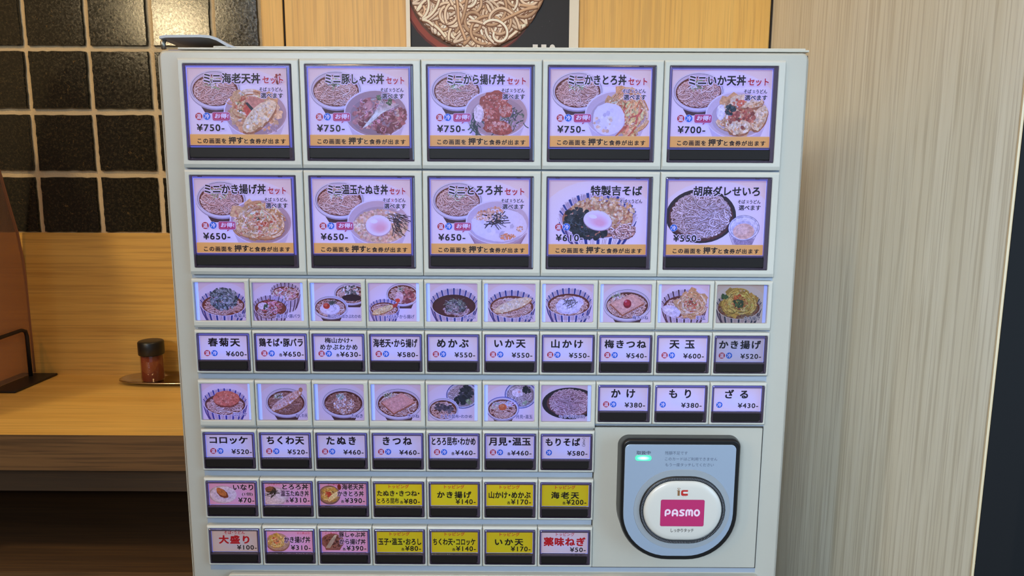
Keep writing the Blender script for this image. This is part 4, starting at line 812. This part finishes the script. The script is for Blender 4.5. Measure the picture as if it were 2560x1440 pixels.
PICS = [(0, 'L', 1), (1, 'R', 1), (2, 'L', 1), (3, 'R', 1.1), (4, 'L', 1), (5, 'L', 1), (6, 'L', 1.05), (7, 'L', 1), (8, 'L', 1.05), (9, 'R', .25)]
PICS2 = [(10, 'R', 1), (11, 'L', .85), (12, 'L', .85), (13, 'L', .9), (14, 'R', .9), (15, 'L', .95), (16, 'R', .85)]
PEN = ['chrysanthemum greens noodles', 'chicken noodles and pork belly noodles', 'plum yam noodles and seaweed noodles', 'shrimp tempura noodles and fried chicken noodles', 'seaweed sprout noodles', 'squid tempura noodles', 'grated yam noodles', 'plum and fried tofu noodles', 'tempura and egg noodles', 'mixed fritter noodles, the unlit one',
       'croquette noodles', 'fish cake tempura noodles', 'batter crumb noodles', 'fried tofu noodles', 'kelp noodles and wakame noodles', 'raw egg noodles and soft egg noodles', 'double cold noodles on a black plate']
for row, z in ((PICS, .0933), (PICS2, .0)):
    for c, (i, side, k) in enumerate(row):
        o = shell('pic', 'lit picture panel of '+PEN[i] if i != 9 else 'picture panel of '+PEN[i], (c-5)*.052, z); h = KIND['pic'][2]; sc = .00036
        sx = h[0]+.0030 if side == 'L' else h[0]+.0002
        e = (.20*k, .30*k, 1.1*k, 1) if i != 9 else (.05, .09, .45, 1)
        share('picled', 'backlight', M['led'], lambda: G().box(h[0], h[1], -.0010, -.0003, h[2], h[3]), o, color=e)
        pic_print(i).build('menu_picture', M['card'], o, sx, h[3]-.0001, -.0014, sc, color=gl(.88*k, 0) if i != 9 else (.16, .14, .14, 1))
        share('picclr', 'clear_cover', M['clear'], lambda: G().box(h[0], h[1], -.0032, -.0029, h[2], h[3]), o)
for row, z, c0, ks in ((ROW_E, .0465, 0, [1, 1, .95, .95, .92, .95, .95, .95, 1.05, .5]), (ROW_G, 0, 7, [.95, 1.1, 1.05]), (ROW_H, -.0468, 0, [.8, .85, .8, .8, .85, .8, .8]), (ROW_J, -.0940, 0, [.50, .52, .50, .12, .12, .12, .10]), (ROW_L, -.1413, 0, [.40, .55, .52, .10, .10, .10, .45])):
    for c, t in enumerate(row):
        o = shell('small', 'small button for %s at %s yen' % (t['en'], t['price']), (c+c0-5)*.052, z); k = ks[c]
        yellow = t.get('bg') == Y; g_ = (k*3.6, k*3.4, k*2.2, 1) if yellow else (k*.78, k*.66, k*.95, 1) if t.get('bg') else gl(k, .10)
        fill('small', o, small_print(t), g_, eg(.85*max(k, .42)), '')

# ------------------------------------------------------------------ contactless card reader
mpart(G().loft([rr(.1040, .2592, -.1832, -.0445, .0008, .0016), rr(.1040, .2592, -.1832, -.0445, .0008, -.0012), rr(.1044, .2588, -.1828, -.0449, .0006, -.0016)], False, True), 'reader_plate', M['enamel'])
mpart(G().box(.1030, .2604, .0, .0014, -.1844, -.0435), 'plate_gap', M['groove'])
rd_ = empty('card_reader', Vector((.18, 0, -.11))+OFF); rd_.parent = mc; rd_['label'] = 'black and silver contactless card reader with a pink emblem'
def D(x0, x1, z0, z1, rt_, rb, y, k=12):
    """shield outline: small top corners, wide round bottom"""
    P = []
    for (cx, cz, rx, rz, a0) in ((x1-rt_, z1-rt_, rt_, rt_, 0), (x0+rt_, z1-rt_, rt_, rt_, 90), (x0+rb[0], z0+rb[1], rb[0], rb[1], 180), (x1-rb[0], z0+rb[1], rb[0], rb[1], 270)):
        for i in range(k+1):
            a = R_(a0+90*i/k); P.append((cx+rx*math.cos(a)-.18, y, cz+rz*math.sin(a)+.11))
    return P
YR = -.024
g = G(); fx0, fx1, fz0, fz1 = .1265, .2325, -.1632, -.0480
g.loft([D(.1257, .2385, -.1690, -.0512, .010, (.050, .050), -.0010), D(.1258, .2362, -.1664, -.0497, .009, (.049, .049), -.012), D(fx0-.0006, fx1+.0012, fz0-.0015, fz1-.0, .008, (.045, .045), YR+.005),
        D(fx0, fx1, fz0, fz1, .007, (.0445, .0445), YR+.0015), D(fx0+.0012, fx1-.0012, fz0+.0012, fz1-.0012, .006, (.0435, .0435), YR)], False, True, True); g.sm[-1] = False
g.build('housing', mat('black_reader_housing', (19, 17, 16), .38, spec=.45), rd_)
mf = mat('satin_blue_grey', (152, 164, 180), .36, metal=.25)
G().loft([D(.1288, .2283, -.1586, -.0520, .0048, (.0415, .0415), YR), D(.1288, .2283, -.1586, -.0520, .0048, (.0415, .0415), YR-.0006), D(.1291, .2280, -.1583, -.0523, .0046, (.0413, .0413), YR-.0008)], False, True).build('face_plate', mf, rd_)
def cap_ring(cx, cz, hw, hh, y, k=24):
    e = hw-hh; P = []
    for s_, a0 in ((1, -90), (-1, 90)):
        for i in range(k+1):
            a = R_(a0+180*i/k); P.append((cx+s_*e+hh*math.cos(a)-.18, y, cz+hh*math.sin(a)+.11))
    return P
cx_, cz_ = .1818, -.1133
G().loft([cap_ring(cx_, cz_, .0438, .0380, YR-.0007), cap_ring(cx_, cz_, .0436, .0378, YR-.0012), cap_ring(cx_, cz_, .0386, .0320, YR-.0012), cap_ring(cx_, cz_, .0384, .0318, YR-.0007)]).build('halo_ring', mat('grey_halo', (140, 144, 148), .4), rd_)
G().loft([cap_ring(cx_, cz_, .0388, .0320, YR-.0007), cap_ring(cx_, cz_, .0386, .0318, YR-.0030), cap_ring(cx_, cz_, .0360, .0290, YR-.0034), cap_ring(cx_, cz_, .0354, .0284, YR-.0030)], True, False, True).build('ring', mat('black_ribbed_ring', (26, 26, 28), .35), rd_)
# ribs of the ring: short raised teeth all round
rb = cap_ring(cx_, cz_, .0378, .0311, 0, 90); ri = cap_ring(cx_, cz_, .0362, .0294, 0, 90); g = G(); nrb = len(rb)
def resample(L, n):
    q = [Vector(p) for p in L]+[Vector(L[0])]; d = [0]
    for i in range(1, len(q)): d.append(d[-1]+(q[i]-q[i-1]).length)
    o = []; j = 0
    for k in range(n):
        t = d[-1]*k/n
        while d[j+1] < t: j += 1
        o.append(q[j].lerp(q[j+1], (t-d[j])/max(d[j+1]-d[j], 1e-9)))
    return o
A, B = resample(rb, 300), resample(ri, 300)
for i in range(0, 300, 2):
    a, b, c, d = A[i], A[(i+1) % 300], B[(i+1) % 300], B[i]; y0, y1 = YR-.0031, YR-.0038
    g.add([(p.x, y0, p.z) for p in (a, b, c, d)]+[(p.x, y1, p.z) for p in (a, b, c, d)], [(4, 5, 6, 7), (0, 1, 5, 4), (1, 2, 6, 5), (2, 3, 7, 6), (3, 0, 4, 7)])
g.build('ribs', mat('grey_ribs', (92, 92, 96), .4), rd_, kind='stuff')
G().loft([cap_ring(cx_, cz_, .0354, .0284, YR-.0010), cap_ring(cx_, cz_, .0353, .0283, YR-.0034), cap_ring(cx_, cz_, .0338, .0268, YR-.0046), cap_ring(cx_, cz_, .0300, .0230, YR-.0051), cap_ring(cx_, cz_, .022, .015, YR-.0053)], True, True, True).build('touch_pad', mat('white_touch_pad', (196, 190, 180), .22), rd_)
# printed marks on the pad: units = 0.1 mm, origin upper left of a 100 x 120 mm sheet
# lettering is laid out on a grid fixed to the reader: (x0, kx, z0, kz) in metres per grid step
Yp = YR-.0054; E1 = Print(420, 460, 3)
scp = .0001; GU = (.09633, 9.4964e-5, -.02948, -1.0088e-4); GV = (.09578, 9.4526e-5, -.03241, -9.9211e-5)
def U(cx, cy):
    return ((GU[0]+GU[1]*cx-px0)/scp, (pz0-GU[2]-GU[3]*cy)/scp)
px0, pz0 = GU[0]+GU[1]*670, GU[2]+GU[3]*590
a0 = U(686, 717); a1 = U(1101, 969); PINK = (184, 44, 100)
E1.rrect(a0[0], a0[1], a1[0], a1[1], 15, (150, 36, 80)); E1.rrect(a0[0]+1.5, a0[1]+1.5, a1[0]-1.5, a1[1]-1.5, 14, PINK)
LT = (236, 206, 220)
def rstroke(P, pts, w, c):
    pts = [tuple(q) for q in pts]
    for _ in range(2):
        if 3 < len(pts) < 40: pts = [pts[0]]+[(a[0]*(1-t)+b[0]*t, a[1]*(1-t)+b[1]*t) for a, b in zip(pts, pts[1:]) for t in (.25, .75)]+[pts[-1]]
    P.stroke(pts, w, c)
    for q in (pts[0], pts[-1]): P.ell(q[0], q[1], w/2, w/2, c, 14)
def arcp(cx, cy, rx, ry, a0, a1, n=16): return [(cx+rx*math.cos(R_(a0+(a1-a0)*i/n)), cy+ry*math.sin(R_(a0+(a1-a0)*i/n))) for i in range(n+1)]
b0 = U(725, 806); b1 = U(1061, 875); LW = (b1[0]-b0[0]); LH = b1[1]-b0[1]; w = LH*.24
def letter(x, wd, paths):
    for p in paths: rstroke(E1, [(b0[0]+x*LW+q[0]*wd*LW, b0[1]+w/2+q[1]*(LH-w)) for q in p], w, LT)
letter(.03, .12, [[(0, 1), (0, .35)]+[(.5+.5*math.cos(R_(a)), .36+.36*math.sin(R_(a))) for a in range(180, 451, 18)]+[(.45, .72)]])
letter(.23, .13, [[(0, 1), (0, .42)]+[(.5+.5*math.cos(R_(a)), .42+.42*math.sin(R_(a))) for a in range(180, 361, 18)]+[(1, 1)], [(.1, .66), (.9, .66)]])
letter(.435, .11, [[(1, .05), (.35, 0), (.02, .2), (.25, .43), (.75, .55), (1, .78), (.65, 1), (0, .95)]])
letter(.615, .165, [[(0, 1), (0, .3), (.08, .06), (.25, 0), (.42, .06), (.5, .3), (.5, .85)], [(.5, .3), (.58, .06), (.75, 0), (.92, .06), (1, .3), (1, 1)]])
letter(.85, .125, [[(.5+.5*math.cos(R_(a)), .5+.5*math.sin(R_(a))) for a in range(0, 361, 15)]])
# small i and c shaped train mark
BR = (138, 96, 60); RD = (184, 44, 38)
q0 = U(841, 629); q1 = U(862, 680); E1.rect(q0[0], q0[1], q1[0], q1[1], BR)
q = U(852, 612); E1.ell(q[0], q[1], 13, 7, BR); E1.ell(q[0], q[1]-.5, 9, 4, (222, 216, 206)); q = U(852, 622); E1.rect(q[0]-3, q[1]-4, q[0]+3, q[1]+3, BR); q = U(838, 630); E1.rect(q[0]-4, q[1]-2, q[0]+4, q[1]+3, BR)
e0 = U(874, 626); e1 = U(938, 680); W_, H_ = e1[0]-e0[0], e1[1]-e0[1]
E1.rrect(e0[0], e0[1], e1[0], e0[1]+H_, H_*.3, RD); E1.rect(e0[0]+W_*.6, e0[1], e1[0], e0[1]+H_*.25, RD); E1.rect(e0[0]+W_*.42, e0[1]+H_*.30, e1[0]+1, e0[1]+H_*.62, (222, 216, 206)); E1.ell(e0[0]+W_*.44, e0[1]+H_*.46, H_*.17, H_*.16, (222, 216, 206))
E1.rect(e0[0]+W_*.9, e0[1]+H_*.62, e1[0], e1[1]-1, RD)
for t in (.42, .72): E1.ell(e0[0]+W_*t, e1[1]+2, 5.2, 5.2, (222, 216, 206)); E1.ell(e0[0]+W_*t, e1[1]+2, 4, 4, RD); E1.ell(e0[0]+W_*t, e1[1]+2, 1.6, 1.6, (222, 216, 206))
t0, t1 = U(790, 990), U(1009, 1025); E1.text('しっかりタッチ', t0[0], t1[0], t0[1], t1[1], (50, 44, 44), .010)
E1.build('emblem', M['ink'], rd_, px0-.18, pz0+.11, Yp, scp, dy=8e-7, label='pink rectangle with white lettering')
Yq = YR-.0009; E2 = Print(1000, 300, 4); px0, pz0 = GV[0]+GV[1]*420, GV[2]+GV[3]*240
def U2(cx, cy):
    return ((GV[0]+GV[1]*cx-px0)/scp, (pz0-GV[2]-GV[3]*cy)/scp)
for s_, x0, x1, y0, y1, c, b in (('取扱中', 458, 591, 256, 290, (52, 56, 66), .008), ('残額不足です', 728, 942, 258, 291, (84, 94, 110), 0), ('このカードはご利用できません', 730, 1227, 315, 347, (84, 94, 110), 0), ('もう一度タッチしてください', 735, 1195, 370, 402, (84, 94, 110), 0)):
    u, v = U2(x0, y0), U2(x1, y1); E2.text(s_, u[0], v[0], u[1], v[1], c, b)
E2.build('lettering', M['ink'], rd_, px0-.18, pz0+.11, Yq, scp, dy=8e-7)
xa, za = GV[0]+GV[1]*446, GV[2]+GV[3]*348; xb, zb = GV[0]+GV[1]*601, GV[2]+GV[3]*298
ml = mat('green_lamp', (90, 220, 160), .3, emit=(60, 226, 140), estr=1.0)
tcn = nd(ml, 'ShaderNodeTexCoord'); dn = nd(ml, 'ShaderNodeVectorMath', operation='DISTANCE'); lk(ml, tcn.outputs['Generated'], dn.inputs[0]); dn.inputs[1].default_value = (.5, .0, .5)
lk(ml, ramp(ml, dn.outputs['Value'], [(.08, (250, 255, 255)), (.28, (170, 250, 240)), (.40, (50, 224, 130)), (.52, (20, 170, 96))]), ml.node_tree.nodes['Principled BSDF'].inputs['Emission Color'])
hz = (zb-za)/2
G().loft([[(p[0], p[1], p[2]) for p in rr(xa-.18, xb-.18, za+.11, zb+.11, hz*.98, Yq, 6)], rr(xa-.18, xb-.18, za+.11, zb+.11, hz*.98, Yq-.0005, 6)], False, True).build('indicator_lamp', ml, rd_, label='green glowing indicator lamp')
